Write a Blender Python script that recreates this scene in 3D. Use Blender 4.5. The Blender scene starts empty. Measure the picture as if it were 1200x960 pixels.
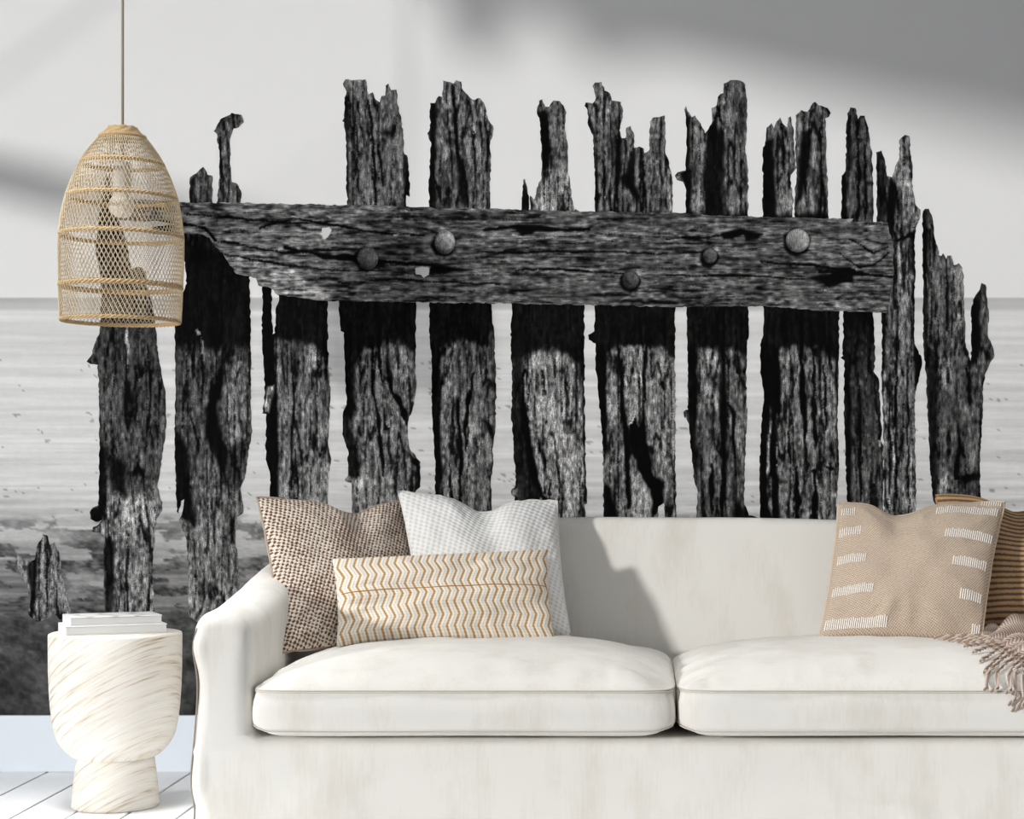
import bpy, bmesh, math, random
import numpy as np
from mathutils import Vector, Matrix
from mathutils.geometry import delaunay_2d_cdt

random.seed(4)
rng = np.random.default_rng(4)
C = bpy.context.scene.collection

# ------------------------------------------------------------------ camera, sky, sun, added fill lights, exposure
FOC, PX, PY = 2200.0, 755.0, 558.0          # focal length and principal point, in pixels of the 1200 x 960 frame
CAM_Z, WALL_Y = 0.865, 5.5                  # lens height, distance of the back wall
cam_d = bpy.data.cameras.new('camera'); cam = bpy.data.objects.new('camera', cam_d); C.objects.link(cam)
cam.location = (0, 0, CAM_Z); cam.rotation_euler = (math.pi / 2, 0, 0)
cam_d.sensor_width = 36; cam_d.sensor_fit = 'HORIZONTAL'; cam_d.lens = 36 * FOC / 1200
cam_d.shift_x = -(PX - 600) / 1200; cam_d.shift_y = (PY - 480) / 1200
sc = bpy.context.scene
sc.camera = cam
world = bpy.data.worlds.new('sky'); sc.world = world; world.use_nodes = True
world.node_tree.nodes['Background'].inputs['Color'].default_value = (0.97, 0.985, 1.0, 1)
world.node_tree.nodes['Background'].inputs['Strength'].default_value = 0.33
SUN = Vector((1.0, 0.9, -0.242))
sun_d = bpy.data.lights.new('sun', 'SUN'); sun = bpy.data.objects.new('sun', sun_d); C.objects.link(sun)
sun_d.energy = 2.4; sun_d.angle = math.radians(4.0); sun_d.color = (1.0, 0.985, 0.96)
sun.rotation_euler = SUN.to_track_quat('-Z', 'Y').to_euler(); sun.location = (-4, 0, 4)
seat_fill_d = bpy.data.lights.new('added_seat_fill', 'AREA'); seat_fill = bpy.data.objects.new('added_seat_fill', seat_fill_d); C.objects.link(seat_fill)  # added overhead fill that brightens the sofa seat, no fixture behind it
seat_fill_d.shape = 'RECTANGLE'; seat_fill_d.size = 3.6; seat_fill_d.size_y = 0.4; seat_fill_d.energy = 5.4; seat_fill_d.spread = math.radians(40); seat_fill_d.color = (1.0, 0.99, 0.97)
seat_fill.location = (-0.1, 4.42, 2.79)
floor_fill_d = bpy.data.lights.new('added_floor_fill', 'AREA'); floor_fill = bpy.data.objects.new('added_floor_fill', floor_fill_d); C.objects.link(floor_fill)  # second added fill, lifts the dim floor at the left
floor_fill_d.shape = 'RECTANGLE'; floor_fill_d.size = 0.9; floor_fill_d.size_y = 0.5; floor_fill_d.energy = 5.4; floor_fill_d.spread = math.radians(42); floor_fill_d.color = (0.97, 0.99, 1.0)
floor_fill.location = (-1.6, 4.45, 2.79)
sc.view_settings.view_transform = 'Standard'; sc.view_settings.look = 'None'
sc.view_settings.gamma = 1; sc.view_settings.use_curve_mapping = False
sc.view_settings.exposure = 0.0

# ------------------------------------------------------------------ helpers
def at(px, py, D):
    return Vector(((px - PX) * D / FOC, D, CAM_Z - (py - PY) * D / FOC))

def srgb(r, g, b):
    f = lambda c: c / 12.92 if c <= 0.04045 else ((c + 0.055) / 1.055) ** 2.4
    return (f(r / 255), f(g / 255), f(b / 255), 1)

def hash01(*k):
    h = np.zeros(k[0].shape, dtype=np.uint64)
    for i, a in enumerate(k):
        h = (h ^ (a.astype(np.int64).astype(np.uint64) * np.uint64([374761393, 668265263, 2147483647, 3266489917][i]))) * np.uint64(0x9E3779B97F4A7C15)
        h ^= h >> np.uint64(29)
    return (h >> np.uint64(11)).astype(np.float64) / float(1 << 53)

def vn(x, y, seed=0):
    x = np.asarray(x, float) + 1000; y = np.asarray(y, float) + 1000
    xi, yi = np.floor(x), np.floor(y); fx, fy = x - xi, y - yi
    fx = fx * fx * (3 - 2 * fx); fy = fy * fy * (3 - 2 * fy)
    s = np.full(x.shape, seed)
    a, b = hash01(xi, yi, s), hash01(xi + 1, yi, s); c, d = hash01(xi, yi + 1, s), hash01(xi + 1, yi + 1, s)
    return (a * (1 - fx) + b * fx) * (1 - fy) + (c * (1 - fx) + d * fx) * fy

def fbm(x, y, seed=0, o=3):
    s, a, t = 0, 1.0, 0
    for k in range(o):
        s = s + a * vn(x * 2 ** k, y * 2 ** k, seed + k * 17); t += a; a *= 0.55
    return s / t

def vn3(x, y, z, seed=0):
    return (vn(x + 0.37 * z, y + 0.61 * z, seed) + vn(y - 0.43 * x, z + 0.29 * x, seed + 5) + vn(z - 0.51 * y, x + 0.23 * y, seed + 9)) / 3

def sstep(a, b, x):
    t = np.clip((x - a) / (b - a), 0, 1); return t * t * (3 - 2 * t)

def mesh_obj(name, verts, faces, mat, parent=None, smooth=False, loc=None):
    me = bpy.data.meshes.new(name); me.from_pydata([tuple(v) for v in verts], [], faces)
    me.validate(); 
    if smooth:
        me.polygons.foreach_set('use_smooth', [True] * len(me.polygons))
    if mat: me.materials.append(mat)
    o = bpy.data.objects.new(name, me); C.objects.link(o)
    if loc is not None: o.location = loc
    if parent: o.parent = parent
    return o

def bm_obj(name, bm, mat, parent=None, smooth=False, loc=None):
    me = bpy.data.meshes.new(name); bm.normal_update(); bm.to_mesh(me); bm.free()
    if smooth: me.polygons.foreach_set('use_smooth', [True] * len(me.polygons))
    if mat: me.materials.append(mat)
    o = bpy.data.objects.new(name, me); C.objects.link(o)
    if loc is not None: o.location = loc
    if parent: o.parent = parent
    return o

def empty(name, loc=(0, 0, 0), rot=(0, 0, 0)):
    o = bpy.data.objects.new(name, None); C.objects.link(o); o.location = loc; o.rotation_euler = rot
    o.empty_display_size = 0.05; return o

def tag(o, label=None, cat=None, group=None, kind=None):
    for k, v in (('label', label), ('category', cat), ('group', group), ('kind', kind)):
        if v: o[k] = v
    return o

def box_bm(x0, x1, y0, y1, z0, z1, bev=0, seg=2):
    bm = bmesh.new()
    v = [bm.verts.new((x, y, z)) for x in (x0, x1) for y in (y0, y1) for z in (z0, z1)]
    for f in ((0, 1, 3, 2), (4, 6, 7, 5), (0, 4, 5, 1), (2, 3, 7, 6), (0, 2, 6, 4), (1, 5, 7, 3)):
        bm.faces.new([v[i] for i in f])
    if bev: bmesh.ops.bevel(bm, geom=bm.edges[:], offset=bev, segments=seg, profile=0.7, affect='EDGES')
    return bm

def tube(V, F, pts, r, sides=6, closed=False, cap=True):
    """append a tube along pts to the lists V, F; r a number or one per point"""
    pts = [Vector(p) for p in pts]; n = len(pts); b0 = len(V); up = Vector((0.13, 0.27, 1)).normalized()
    rr = r if hasattr(r, '__len__') else [r] * n
    for i in range(n):
        a = pts[(i - 1) % n] if (closed or i > 0) else pts[i]; b = pts[(i + 1) % n] if (closed or i < n - 1) else pts[i]
        t = (b - a).normalized(); s = t.cross(up)
        if s.length < 1e-4: s = t.cross(Vector((1, 0, 0)))
        s.normalize(); q = s.cross(t)
        for k in range(sides):
            an = 2 * math.pi * k / sides; V.append(pts[i] + rr[i] * (math.cos(an) * s + math.sin(an) * q))
    for i in range(n if closed else n - 1):
        j = (i + 1) % n
        for k in range(sides):
            l = (k + 1) % sides; F.append((b0 + i * sides + k, b0 + i * sides + l, b0 + j * sides + l, b0 + j * sides + k))
    if cap and not closed:
        F.append(tuple(b0 + k for k in range(sides))[::-1]); F.append(tuple(b0 + (n - 1) * sides + k for k in range(sides)))

def lathe(name, prof, mat, parent, n=64, closed_top=True, closed_bottom=True, loc=None):
    V, F = [], []
    for r, z in prof:
        for k in range(n):
            a = 2 * math.pi * k / n; V.append((r * math.cos(a), r * math.sin(a), z))
    for i in range(len(prof) - 1):
        for k in range(n):
            l = (k + 1) % n; F.append((i * n + k, i * n + l, (i + 1) * n + l, (i + 1) * n + k))
    if closed_bottom: F.append(tuple(range(n))[::-1])
    if closed_top: F.append(tuple((len(prof) - 1) * n + k for k in range(n)))
    return mesh_obj(name, V, F, mat, parent, True, loc)

# ---- materials
class NT:
    def __init__(s, name, rough=0.8, spec=0.3):
        s.m = bpy.data.materials.new(name); s.m.use_nodes = True; s.t = s.m.node_tree
        s.b = s.t.nodes['Principled BSDF']; s.b.inputs['Roughness'].default_value = rough
        s.b.inputs['Specular IOR Level'].default_value = spec
    def n(s, typ, **kw):
        nd = s.t.nodes.new(typ)
        for k, v in kw.items():
            if k in nd.inputs: s.set(nd.inputs[k], v)
            else: setattr(nd, k, v)
        return nd
    def set(s, inp, v):
        if isinstance(v, bpy.types.NodeSocket): s.t.links.new(v, inp)
        else: inp.default_value = v
    def math(s, op, a, b=None, c=None):
        nd = s.t.nodes.new('ShaderNodeMath'); nd.operation = op
        for i, v in enumerate((a, b, c)):
            if v is not None: s.set(nd.inputs[i], v)
        return nd.outputs[0]
    def mapped(s, src='Object', scale=(1, 1, 1), rot=(0, 0, 0)):
        tc = s.t.nodes.new('ShaderNodeTexCoord'); mp = s.t.nodes.new('ShaderNodeMapping')
        mp.inputs['Scale'].default_value = scale; mp.inputs['Rotation'].default_value = rot
        s.t.links.new(tc.outputs[src], mp.inputs['Vector']); return mp.outputs[0]
    def noise(s, vec, scale=5, detail=3, rough=0.55):
        nd = s.n('ShaderNodeTexNoise', Scale=scale, Detail=detail, Roughness=rough); s.t.links.new(vec, nd.inputs['Vector']); return nd.outputs['Fac']
    def ramp(s, fac, stops):
        nd = s.t.nodes.new('ShaderNodeValToRGB'); e = nd.color_ramp.elements
        while len(e) < len(stops): e.new(0.5)
        for el, (p, c) in zip(e, stops): el.position = p; el.color = c
        s.t.links.new(fac, nd.inputs[0]); return nd.outputs[0]
    def mix(s, fac, a, b, mode='MIX'):
        nd = s.t.nodes.new('ShaderNodeMix'); nd.data_type = 'RGBA'; nd.blend_type = mode
        s.set(nd.inputs[0], fac); s.set(nd.inputs[6], a); s.set(nd.inputs[7], b); return nd.outputs[2]
    def bump(s, h, strength=0.3, dist=0.002):
        nd = s.n('ShaderNodeBump', Strength=strength, Distance=dist); s.t.links.new(h, nd.inputs['Height']); s.t.links.new(nd.outputs[0], s.b.inputs['Normal'])
    def color(s, v): s.set(s.b.inputs['Base Color'], v); return s
    def uv(s):
        tc = s.t.nodes.new('ShaderNodeTexCoord'); sp = s.t.nodes.new('ShaderNodeSeparateXYZ'); s.t.links.new(tc.outputs['UV'], sp.inputs[0]); return sp.outputs[0], sp.outputs[1], tc.outputs['UV']

def plain(name, col, rough=0.7, spec=0.3):
    m = NT(name, rough, spec); v = m.mapped('Object'); f = m.noise(v, 9, 2)
    m.color(m.mix(m.math('MULTIPLY', f, 0.08), col, (col[0] * 0.8, col[1] * 0.8, col[2] * 0.8, 1))); return m.m

M_wall = plain('white_paint', srgb(226, 227, 229), 0.85)
M_base = plain('white_skirting_paint', srgb(226, 233, 242), 0.45)
M_gap = plain('dark_gap', srgb(22, 20, 20), 0.9)

def floor_mat():
    m = NT('white_floorboard', 0.42, 0.4); v = m.mapped('Object', (14, 1.2, 14)); f = m.noise(v, 3, 4)
    g = m.mapped('Object', (90, 3, 90)); h = m.noise(g, 2, 3)
    m.color(m.mix(f, srgb(243, 245, 248), srgb(252, 253, 254))); m.bump(h, 0.12, 0.001); return m.m
M_floor = floor_mat()

def linen(name, a, b, scale=1.0):
    m = NT(name, 0.95, 0.15)
    v = m.mapped('Object', (1, 1, 0.45)); blot = m.noise(v, 9, 4, 0.6)
    st = m.noise(m.mapped('Object', (60, 60, 5)), 3, 3)
    wx = m.n('ShaderNodeTexWave', Scale=170 * scale, Distortion=1.2, Detail=1); wx.bands_direction = 'X'; m.t.links.new(m.mapped('Object'), wx.inputs['Vector'])
    wz = m.n('ShaderNodeTexWave', Scale=170 * scale, Distortion=1.2, Detail=1); wz.bands_direction = 'Z'; m.t.links.new(m.mapped('Object'), wz.inputs['Vector'])
    h = m.math('ADD', wx.outputs['Fac'], wz.outputs['Fac'])
    k = m.math('ADD', m.math('MULTIPLY', blot, 0.78), m.math('MULTIPLY', st, 0.22))
    col = m.ramp(k, [(0.30, b), (0.52, a)])
    m.color(m.mix(m.math('MULTIPLY', h, 0.06), col, b)); m.bump(h, 0.12, 0.0012); return m.m
M_sofa = linen('cream_linen', srgb(231, 229, 224), srgb(219, 214, 205))
M_seam = plain('cream_piping', srgb(206, 201, 190), 0.95)

# ------------------------------------------------------------------ room
XL, XR, YF, CEIL = -2.2, 2.4, -1.2, 2.8
st = lambda o: tag(o, kind='structure')
st(bm_obj('wall_back', box_bm(XL - 0.15, XR + 0.15, WALL_Y, WALL_Y + 0.12, 0, CEIL), M_wall))
st(bm_obj('wall_right', box_bm(XR, XR + 0.12, YF, WALL_Y, 0, CEIL), M_wall))
st(bm_obj('ceiling', box_bm(XL - 0.15, XR + 0.15, YF, WALL_Y + 0.12, CEIL, CEIL + 0.1), M_wall))
st(bm_obj('baseboard_back', box_bm(XL, XR, WALL_Y - 0.016, WALL_Y, 0.0, 0.165, 0.003), M_base))
st(bm_obj('baseboard_right', box_bm(XR - 0.016, XR, YF, WALL_Y - 0.016, 0.0, 0.165, 0.003), M_base))
# left wall with a tall window reaching almost from floor to ceiling
W0, W1, WH = 0.9, 5.44, 2.663
bm = box_bm(XL - 0.12, XL, YF, W0, 0, CEIL)
for a in ((XL - 0.12, XL, W1, WALL_Y, 0, CEIL), (XL - 0.12, XL, W0, W1, WH + 0.05, CEIL)):
    b2 = box_bm(*a); me = bpy.data.meshes.new('t'); b2.to_mesh(me); bm.from_mesh(me); b2.free(); bpy.data.meshes.remove(me)
st(bm_obj('wall_left', bm, M_wall))
win = st(empty('window_1', (XL - 0.06, (W0 + W1) / 2, 0)))
def wbar(name, y0, y1, z0, z1, d=0.03):
    return bm_obj(name, box_bm(-d, d, y0 - (W0 + W1) / 2, y1 - (W0 + W1) / 2, z0, z1, 0.004), M_base, win)
wbar('jamb', W0, W0 + 0.05, 0, WH + 0.05, 0.06); wbar('jamb', W1 - 0.03, W1, 0, WH + 0.05, 0.06)
wbar('window_sill', W0 + 0.05, W1 - 0.03, 0, 0.04, 0.06); tr = bm_obj('shadow_rail', box_bm(-.9 - .02, -.9 + .02, 3.66 - (W0 + W1) / 2, 4.66 - (W0 + W1) / 2, 1.985, 2.115, .006), M_base, win)  # the rail is added outside, unseen, to cast the soft band at left
for yy in (3.70, 4.62):
    V, F = [], []; tube(V, F, [(-.9, yy - (W0 + W1) / 2, 2.05), (.02, yy - (W0 + W1) / 2, 2.74)], .005, 8); mesh_obj('shadow_rail_rod', V, F, M_base, win)  # thin rods added only to hold up the shadow-casting rail
# unseen cloth added over the window head, hem shaped to throw the wall shadow
hem = [(-40, -60), (300, -58), (440, -30), (500, -20), (530, 60), (560, 75), (585, 40), (605, 5), (640, 14), (668, 62), (695, 92), (720, 78), (745, 58), (800, 72),
       (900, 98), (1000, 122), (1100, 146), (1200, 170), (1350, 206), (1500, 242)]
V, F = [], []
hp = []
for k in range(121):
    x = -40 + 1540 * k / 120
    y = np.interp(x, [p[0] for p in hem], [p[1] for p in hem])
    P = at(x, y, WALL_Y); dx = P.x - XL; hp.append((WALL_Y - SUN.y * dx, P.z - SUN.z * dx))
hp = [(min(a, W1 - 0.01), b) for a, b in hp if a > W0 - 0.0]
for yy, zz in hp:
    for xx in (0.0, 0.006):
        V += [(XL + 0.02 + xx, yy, zz), (XL + 0.02 + xx, yy, CEIL)]
for k in range(len(hp) - 1):
    a, b = 4 * k, 4 * k + 4
    F += [(a, b, b + 1, a + 1), (a + 2, a + 3, b + 3, b + 2), (a, a + 2, b + 2, b)]
val = mesh_obj('shadow_valance', V, F, plain('shadow_valance_cloth', srgb(222, 220, 214), 0.95)); val.parent = win
val.matrix_parent_inverse = Matrix.Translation(-Vector(win.location))

# floor: boards run towards the wall
PW = 0.1405
st(bm_obj('floor', box_bm(XL - 0.12, XR + 0.12, YF, WALL_Y + 0.1, -0.06, -0.012), M_gap))
floor_o = bpy.data.objects['floor']
x0 = (57 - PX) / 400.0 - 4 * PW
pm = box_bm(0.0035, PW - 0.0035, YF, WALL_Y, -0.0115, 0.0, 0.0012, 1); plank_me = bpy.data.meshes.new('floorboard'); pm.to_mesh(plank_me); pm.free(); plank_me.materials.append(M_floor)
k = 0
while x0 + k * PW < XR:
    o = bpy.data.objects.new('floorboard', plank_me); C.objects.link(o); o.parent = floor_o; o.location = (x0 + k * PW, 0, -0.0004 * (k % 3)); k += 1

# ------------------------------------------------------------------ the printed mural (flat print on the wall)
def print_mat(name, sx, sz, amp):
    m = NT(name, 0.92, 0.1)
    a = m.n('ShaderNodeAttribute', attribute_name='print')
    sp = m.n('ShaderNodeSeparateColor'); m.t.links.new(a.outputs['Color'], sp.inputs[0])
    n1 = m.noise(m.mapped('Object', (sx, 1, sz)), 1, 4, 0.65)
    n2 = m.noise(m.mapped('Object', (sx * 0.9, 1, sx * 0.8)), 1, 2, 0.5)
    k = m.math('ADD', m.math('MULTIPLY', n1, 0.65), m.math('MULTIPLY', n2, 0.35))
    k = m.math('MULTIPLY', m.math('SUBTRACT', k, 0.5), amp)
    k = m.math('MULTIPLY', k, sp.outputs[1])
    t = m.math('MULTIPLY', sp.outputs[0], m.math('ADD', k, 1.0))
    t = m.math('POWER', m.math('MINIMUM', m.math('MAXIMUM', t, 0.02), 0.93), 2.2)
    cb = m.n('ShaderNodeCombineColor', Red=t, Green=t, Blue=t); m.color(cb.outputs[0]); return m.m
M_pbg = print_mat('mural_print_scenery', 40, 160, 0.5)
M_ppost = print_mat('mural_print_post', 320, 55, 4.0)
M_pbeam = print_mat('mural_print_beam', 40, 340, 3.6)

mural = tag(empty('wall_mural', (0, WALL_Y, 0.165)), 'black and white beach mural of weathered timber posts covering the back wall', 'mural')
def wxy(p, depth):
    return np.stack([(p[:, 0] - PX) / 400.0, np.full(len(p), -depth), CAM_Z - (p[:, 1] - PY) / 400.0 - 0.165], 1)

def pdist(P, pts, closed=False):
    pts = np.asarray(pts, float); d = np.full(len(P), 1e9); tt = np.zeros(len(P))
    n = len(pts); rng_ = range(n if closed else n - 1)
    for i in rng_:
        a, b = pts[i], pts[(i + 1) % n]; ab = b - a; L = max((ab ** 2).sum(), 1e-9)
        t = np.clip(((P - a) @ ab) / L, 0, 1); q = np.hypot(*(P - a - t[:, None] * ab).T)
        m = q < d; d = np.where(m, q, d); tt = np.where(m, (i + t) / max(1, n - 1), tt)
    return d, tt

def inside(P, pts):
    pts = np.asarray(pts, float); r = np.zeros(len(P), bool); n = len(pts)
    for i in range(n):
        a, b = pts[i], pts[(i + 1) % n]
        c = (a[1] > P[:, 1]) != (b[1] > P[:, 1])
        with np.errstate(divide='ignore', invalid='ignore'):
            x = (b[0] - a[0]) * (P[:, 1] - a[1]) / (b[1] - a[1]) + a[0]
        r ^= c & (P[:, 0] < x)
    return r

def rough_loop(pts, seed, amp=0.8, step=3.0):
    out = []; n = len(pts)
    for i in range(n):
        a, b = np.array(pts[i], float), np.array(pts[(i + 1) % n], float); L = np.hypot(*(b - a)); m = max(1, int(L / step))
        nn = np.array([-(b - a)[1], (b - a)[0]]) / max(L, 1e-6)
        for k in range(m):
            p = a + (b - a) * k / m
            j = amp * 2 * (vn(np.array([p[0] / 3.7]), np.array([p[1] / 3.7]), seed)[0] - 0.5) if k else 0
            out.append(p + nn * j)
    return np.array(out)

def tri_fill(loop, step):
    x0, y0 = loop.min(0); x1, y1 = loop.max(0)
    gx, gy = np.meshgrid(np.arange(x0, x1, step), np.arange(y0, y1, step))
    g = np.stack([gx.ravel(), gy.ravel()], 1) + rng.uniform(-0.25, 0.25, (gx.size, 2)) * step
    g = g[inside(g, loop)]
    d, _ = pdist(g, loop, True) if len(g) < 40000 else (np.full(len(g), 9.0), 0)
    g = g[d > step * 0.55]
    allp = np.concatenate([loop, g]); n = len(loop)
    v, e, f, *_ = delaunay_2d_cdt([Vector(p) for p in allp], [], [list(range(n))], 1, 1e-5)
    return np.array([tuple(p) for p in v]), [tuple(t) for t in f]

def print_obj(name, loops, depth, tone_fn, mat, step=2.0, seed=0, parent=mural, amp=1.1):
    PP, FF = [], []; off = 0
    for q, lp in enumerate(loops):
        p, f = tri_fill(rough_loop(lp, seed + q, amp), step)
        PP.append(p); FF += [tuple(i + off for i in t) for t in f]; off += len(p)
    P = np.concatenate(PP); tone, con = tone_fn(P)
    W = wxy(P, depth); o = mesh_obj(name, W, FF, mat, parent)
    me = o.data; at_ = me.color_attributes.new('print', 'FLOAT_COLOR', 'POINT')
    col = np.ones((len(P), 4), np.float32); col[:, 0] = tone; col[:, 1] = con; col[:, 2] = 0
    at_.data.foreach_set('color', col.ravel()); 
    # all faces look into the room
    bm = bmesh.new(); bm.from_mesh(me)
    rev = [f for f in bm.faces if f.normal.y > 0]
    if rev: bmesh.ops.reverse_faces(bm, faces=rev)
    bm.to_mesh(me); bm.free()
    return o

# scenery sheet: sky, sea, sand, rocks
def scenery(P):
    x, y = P[:, 0], P[:, 1]
    sky = 0.925 + 0.012 * (fbm(x / 260, y / 120, 3) - 0.5)
    hz = 349 + 1.2 * (vn(x / 200, y * 0, 4) - .5)
    s = np.where(y < hz, sky, 0)
    band = fbm(x / 170, y / 5.5, 7, 3); band2 = fbm(x / 60, y / 3.2, 11, 3)
    base = np.interp(y, [349, 352, 362, 366, 372, 400, 440, 500, 560, 590, 610, 625, 640, 660, 700, 722, 732, 760, 845],
                        [.76, .74, .77, .88, .87, .86, .865, .855, .84, .80, .72, .78, .60, .52, .44, .36, .27, .255, .235])
    sea = base + np.interp(y, [349, 366, 420, 560, 620, 720], [.06, .12, .16, .20, .40, .36]) * (band - .5) + np.interp(y, [366, 560, 620], [.02, .09, .16]) * (band2 - .5)
    speck = (vn(x / 4.5, y / 2.6, 21) > .86) & (fbm(x / 22, y / 9, 23) > .60)
    sea = sea - np.where(speck & (y > 420) & (y < 620), .22, 0)
    rock = sstep(.45, .51, fbm(x / 30, y / 9.5, 31, 4)) * np.interp(y, [600, 622, 650, 725], [0, .85, 1, .9])
    rt = .06 + .50 * fbm(x / 8, y / 4, 41, 3)
    sea = sea * (1 - rock) + rt * rock
    pool = np.exp(-((x - 40) / 70) ** 2 - ((y - 628) / 11) ** 2) + np.exp(-((x - 250) / 60) ** 2 - ((y - 640) / 22) ** 2) + .7 * np.exp(-((x - 95) / 25) ** 2 - ((y - 682) / 14) ** 2)
    sea = sea * (1 - np.clip(pool, 0, 1) * .85) + .72 * np.clip(pool, 0, 1) * .85
    weed = .10 + .26 * fbm(x / 26, y / 15, 51, 4) + .16 * (fbm(x / 5, y / 4, 53, 3) - .5)
    kk = sstep(716, 734, y + 8 * (vn(x / 20, y * 0, 57) - .5)); sea = sea * (1 - kk) + weed * np.interp(y, [720, 845], [1.25, .95]) * kk
    tone = np.where(y < hz, sky, sea)
    con = np.interp(y, [340, 349, 370, 600, 640, 740, 840], [.0, .12, .16, .35, 1.0, .9, .6])
    return np.clip(tone, .03, .95), con
xs = np.concatenate([np.arange(-120, -10, 10), np.arange(-10, 360, 2.2), np.arange(360, 1215, 3), np.arange(1215, 1420, 10)])
ys = np.concatenate([np.arange(-210, 340, 25), np.arange(340, 740, 2.0), np.arange(740, 838.1, 3)])
ys[-1] = 838
gx, gy = np.meshgrid(xs, ys); P = np.stack([gx.ravel(), gy.ravel()], 1)
nx, ny = len(xs), len(ys)
fc = [(j * nx + i, (j + 1) * nx + i, (j + 1) * nx + i + 1, j * nx + i + 1) for j in range(ny - 1) for i in range(nx - 1)]
o = mesh_obj('printed_scenery', wxy(P, 0.001), fc, M_pbg, mural)
tone, con = scenery(P); ca = o.data.color_attributes.new('print', 'FLOAT_COLOR', 'POINT')
col = np.ones((len(P), 4), np.float32); col[:, 0] = tone; col[:, 1] = con; ca.data.foreach_set('color', col.ravel())

# tracing frames: pixel of an enlarged view -> pixel of the photograph
def fr(ox, oy, s): return lambda *p: [(ox + a / s, oy + b / s) for a, b in p]
S = 754 / 220
A = fr(380, 80, S); B = fr(580, 80, S); D_ = fr(780, 80, S); E = fr(960, 110, S)
a_ = fr(190, 330, 728 / 220); b_ = fr(390, 340, S); c_ = fr(590, 340, S); d_ = fr(790, 340, S); e_ = fr(1000, 320, 3.0)
L = fr(0, 380, 904 / 320); T = fr(0, 80, 3.0)
I = fr(0, 0, 1)

def wood(seed, base, feats, lowlight=None, along='y', edge=None, edge_w=9, edge_dark=0.25):
    def fn(P):
        x, y = P[:, 0], P[:, 1]
        if along == 'x': x, y = y, x
        w = 5 * (vn(x / 22, y / 70, seed) - .5) + 2.2 * (vn(x / 9, y / 22, seed + 1) - .5)
        bl = along == 'x'; w = w * (.45 if bl else .7); g1 = fbm((x + w) / (2.1 if bl else 2.9), y / (34 if bl else 30), seed + 2, 2); g2 = 1 - np.abs(2 * fbm((x + w) / 8, y / 95, seed + 5, 2) - 1)
        g3 = vn(x / 2.4, y / (7 if bl else 5), seed + 8); g4 = fbm(x / 16, y / 34, seed + 12, 2)
        Q = P + np.stack([3.2 * (vn(P[:, 0] / 7, P[:, 1] / 12, seed + 20) - .5), (2.5 if bl else 6) * (vn(P[:, 0] / (14 if bl else 6), P[:, 1] / 9, seed + 21) - .5)], 1)
        low = np.full(len(P), base) if not callable(base) else base(P)
        low = low * (.72 + .44 * g4)
        for ft in feats:
            if ft[0] == 'p':
                _, t, bl, pts = ft; d, _u = pdist(Q, pts, True); s = np.where(inside(Q, pts), d, -d); k = sstep(-bl, bl, s); low = low * (1 - k) + t * (.75 + .5 * g4) * k
            else:
                _, t, wd, pts = ft; wd = wd * (.55 if bl else 1); d, u = pdist(Q, pts); ww = wd * (.45 + .55 * np.sin(np.pi * np.clip(u, .04, .96))) * (.6 + .8 * vn(u * 9, u * 0, seed + 33)); k = 1 - sstep(ww * .45, ww, d); low = low * (1 - k) + t * k
        tex = 1 + 1.1 * (g1 - .5) + .9 * (g3 - .5) - (.8 if along == 'y' else .5) * sstep(.86, .985, g2)
        tone = low * np.clip(tex, .2, 2.2) + .30 * np.clip(low * 1.6, 0, 1) * sstep(.72, .95, vn((x + w) / 1.9, y / 7, seed + 40)) - .25 * low * sstep(.72, .92, vn((x + w) / 2.2, y / 6.5, seed + 44))
        tone = np.where(tone > .5, .5 + (tone - .5) * .75, tone)
        return np.clip(tone, .03, .88), np.clip(.35 + low, .3, .9)
    return fn

def shade_under(pts):   # printed darkness under the beam, its lower limit given by pts
    q = list(pts); return ('p', .075, 5, [(q[0][0] - 25, 250), (q[-1][0] + 25, 250), (q[-1][0] + 25, q[-1][1])] + q[::-1] + [(q[0][0] - 25, q[0][1])])

posts = []
# 1
posts.append(([I((124, 207), (129, 207), (130, 224), (134, 240), (143, 268), (150, 288), (152, 305), (154, 316), (163, 313), (171, 318), (172, 335), (178, 356), (182, 380)) +
  L((525, 110), (548, 220), (551, 340), (540, 420), (522, 540), (538, 590), (538, 618), (520, 640), (512, 700), (505, 800), (508, 900), (512, 962), (490, 982), (462, 966), (440, 985), (415, 970), (385, 980), (350, 966), (345, 900), (343, 790), (348, 700), (330, 690), (306, 688), (308, 672), (330, 660), (338, 648), (318, 655), (300, 645), (297, 622), (308, 607), (326, 600), (330, 400), (328, 250), (324, 135), (300, 132), (287, 124), (302, 105), (312, 70), (330, 30)) + I((119, 352), (116, 311), (112, 294), (115, 270), (117, 240), (123, 222))],
  lambda P: np.interp(P[:, 1], [200, 380, 470, 560, 585, 720], [.12, .26, .30, .26, .50, .50]),
  [('p', .06, 3, L((325, 400), (352, 400), (350, 600), (335, 655), (322, 600))), ('p', .07, 5, L((360, 430), (420, 470), (420, 570), (370, 560))), ('l', .55, 4, L((420, 10), (425, 150))), ('l', .6, 5, L((455, 130), (460, 210))),
   ('l', .05, 4, L((490, 60), (500, 250), (480, 420))), ('p', .10, 4, L((345, 700), (380, 720), (375, 960), (345, 960))), ('p', .30, 5, L((425, 420), (475, 430), (465, 560), (420, 550))), ('p', .05, 2, L((297, 607), (335, 605), (335, 655), (300, 655))),
   ('l', .62, 5, L((435, 590), (445, 680))), ('l', .08, 4, L((425, 700), (420, 950)))]))
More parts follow.
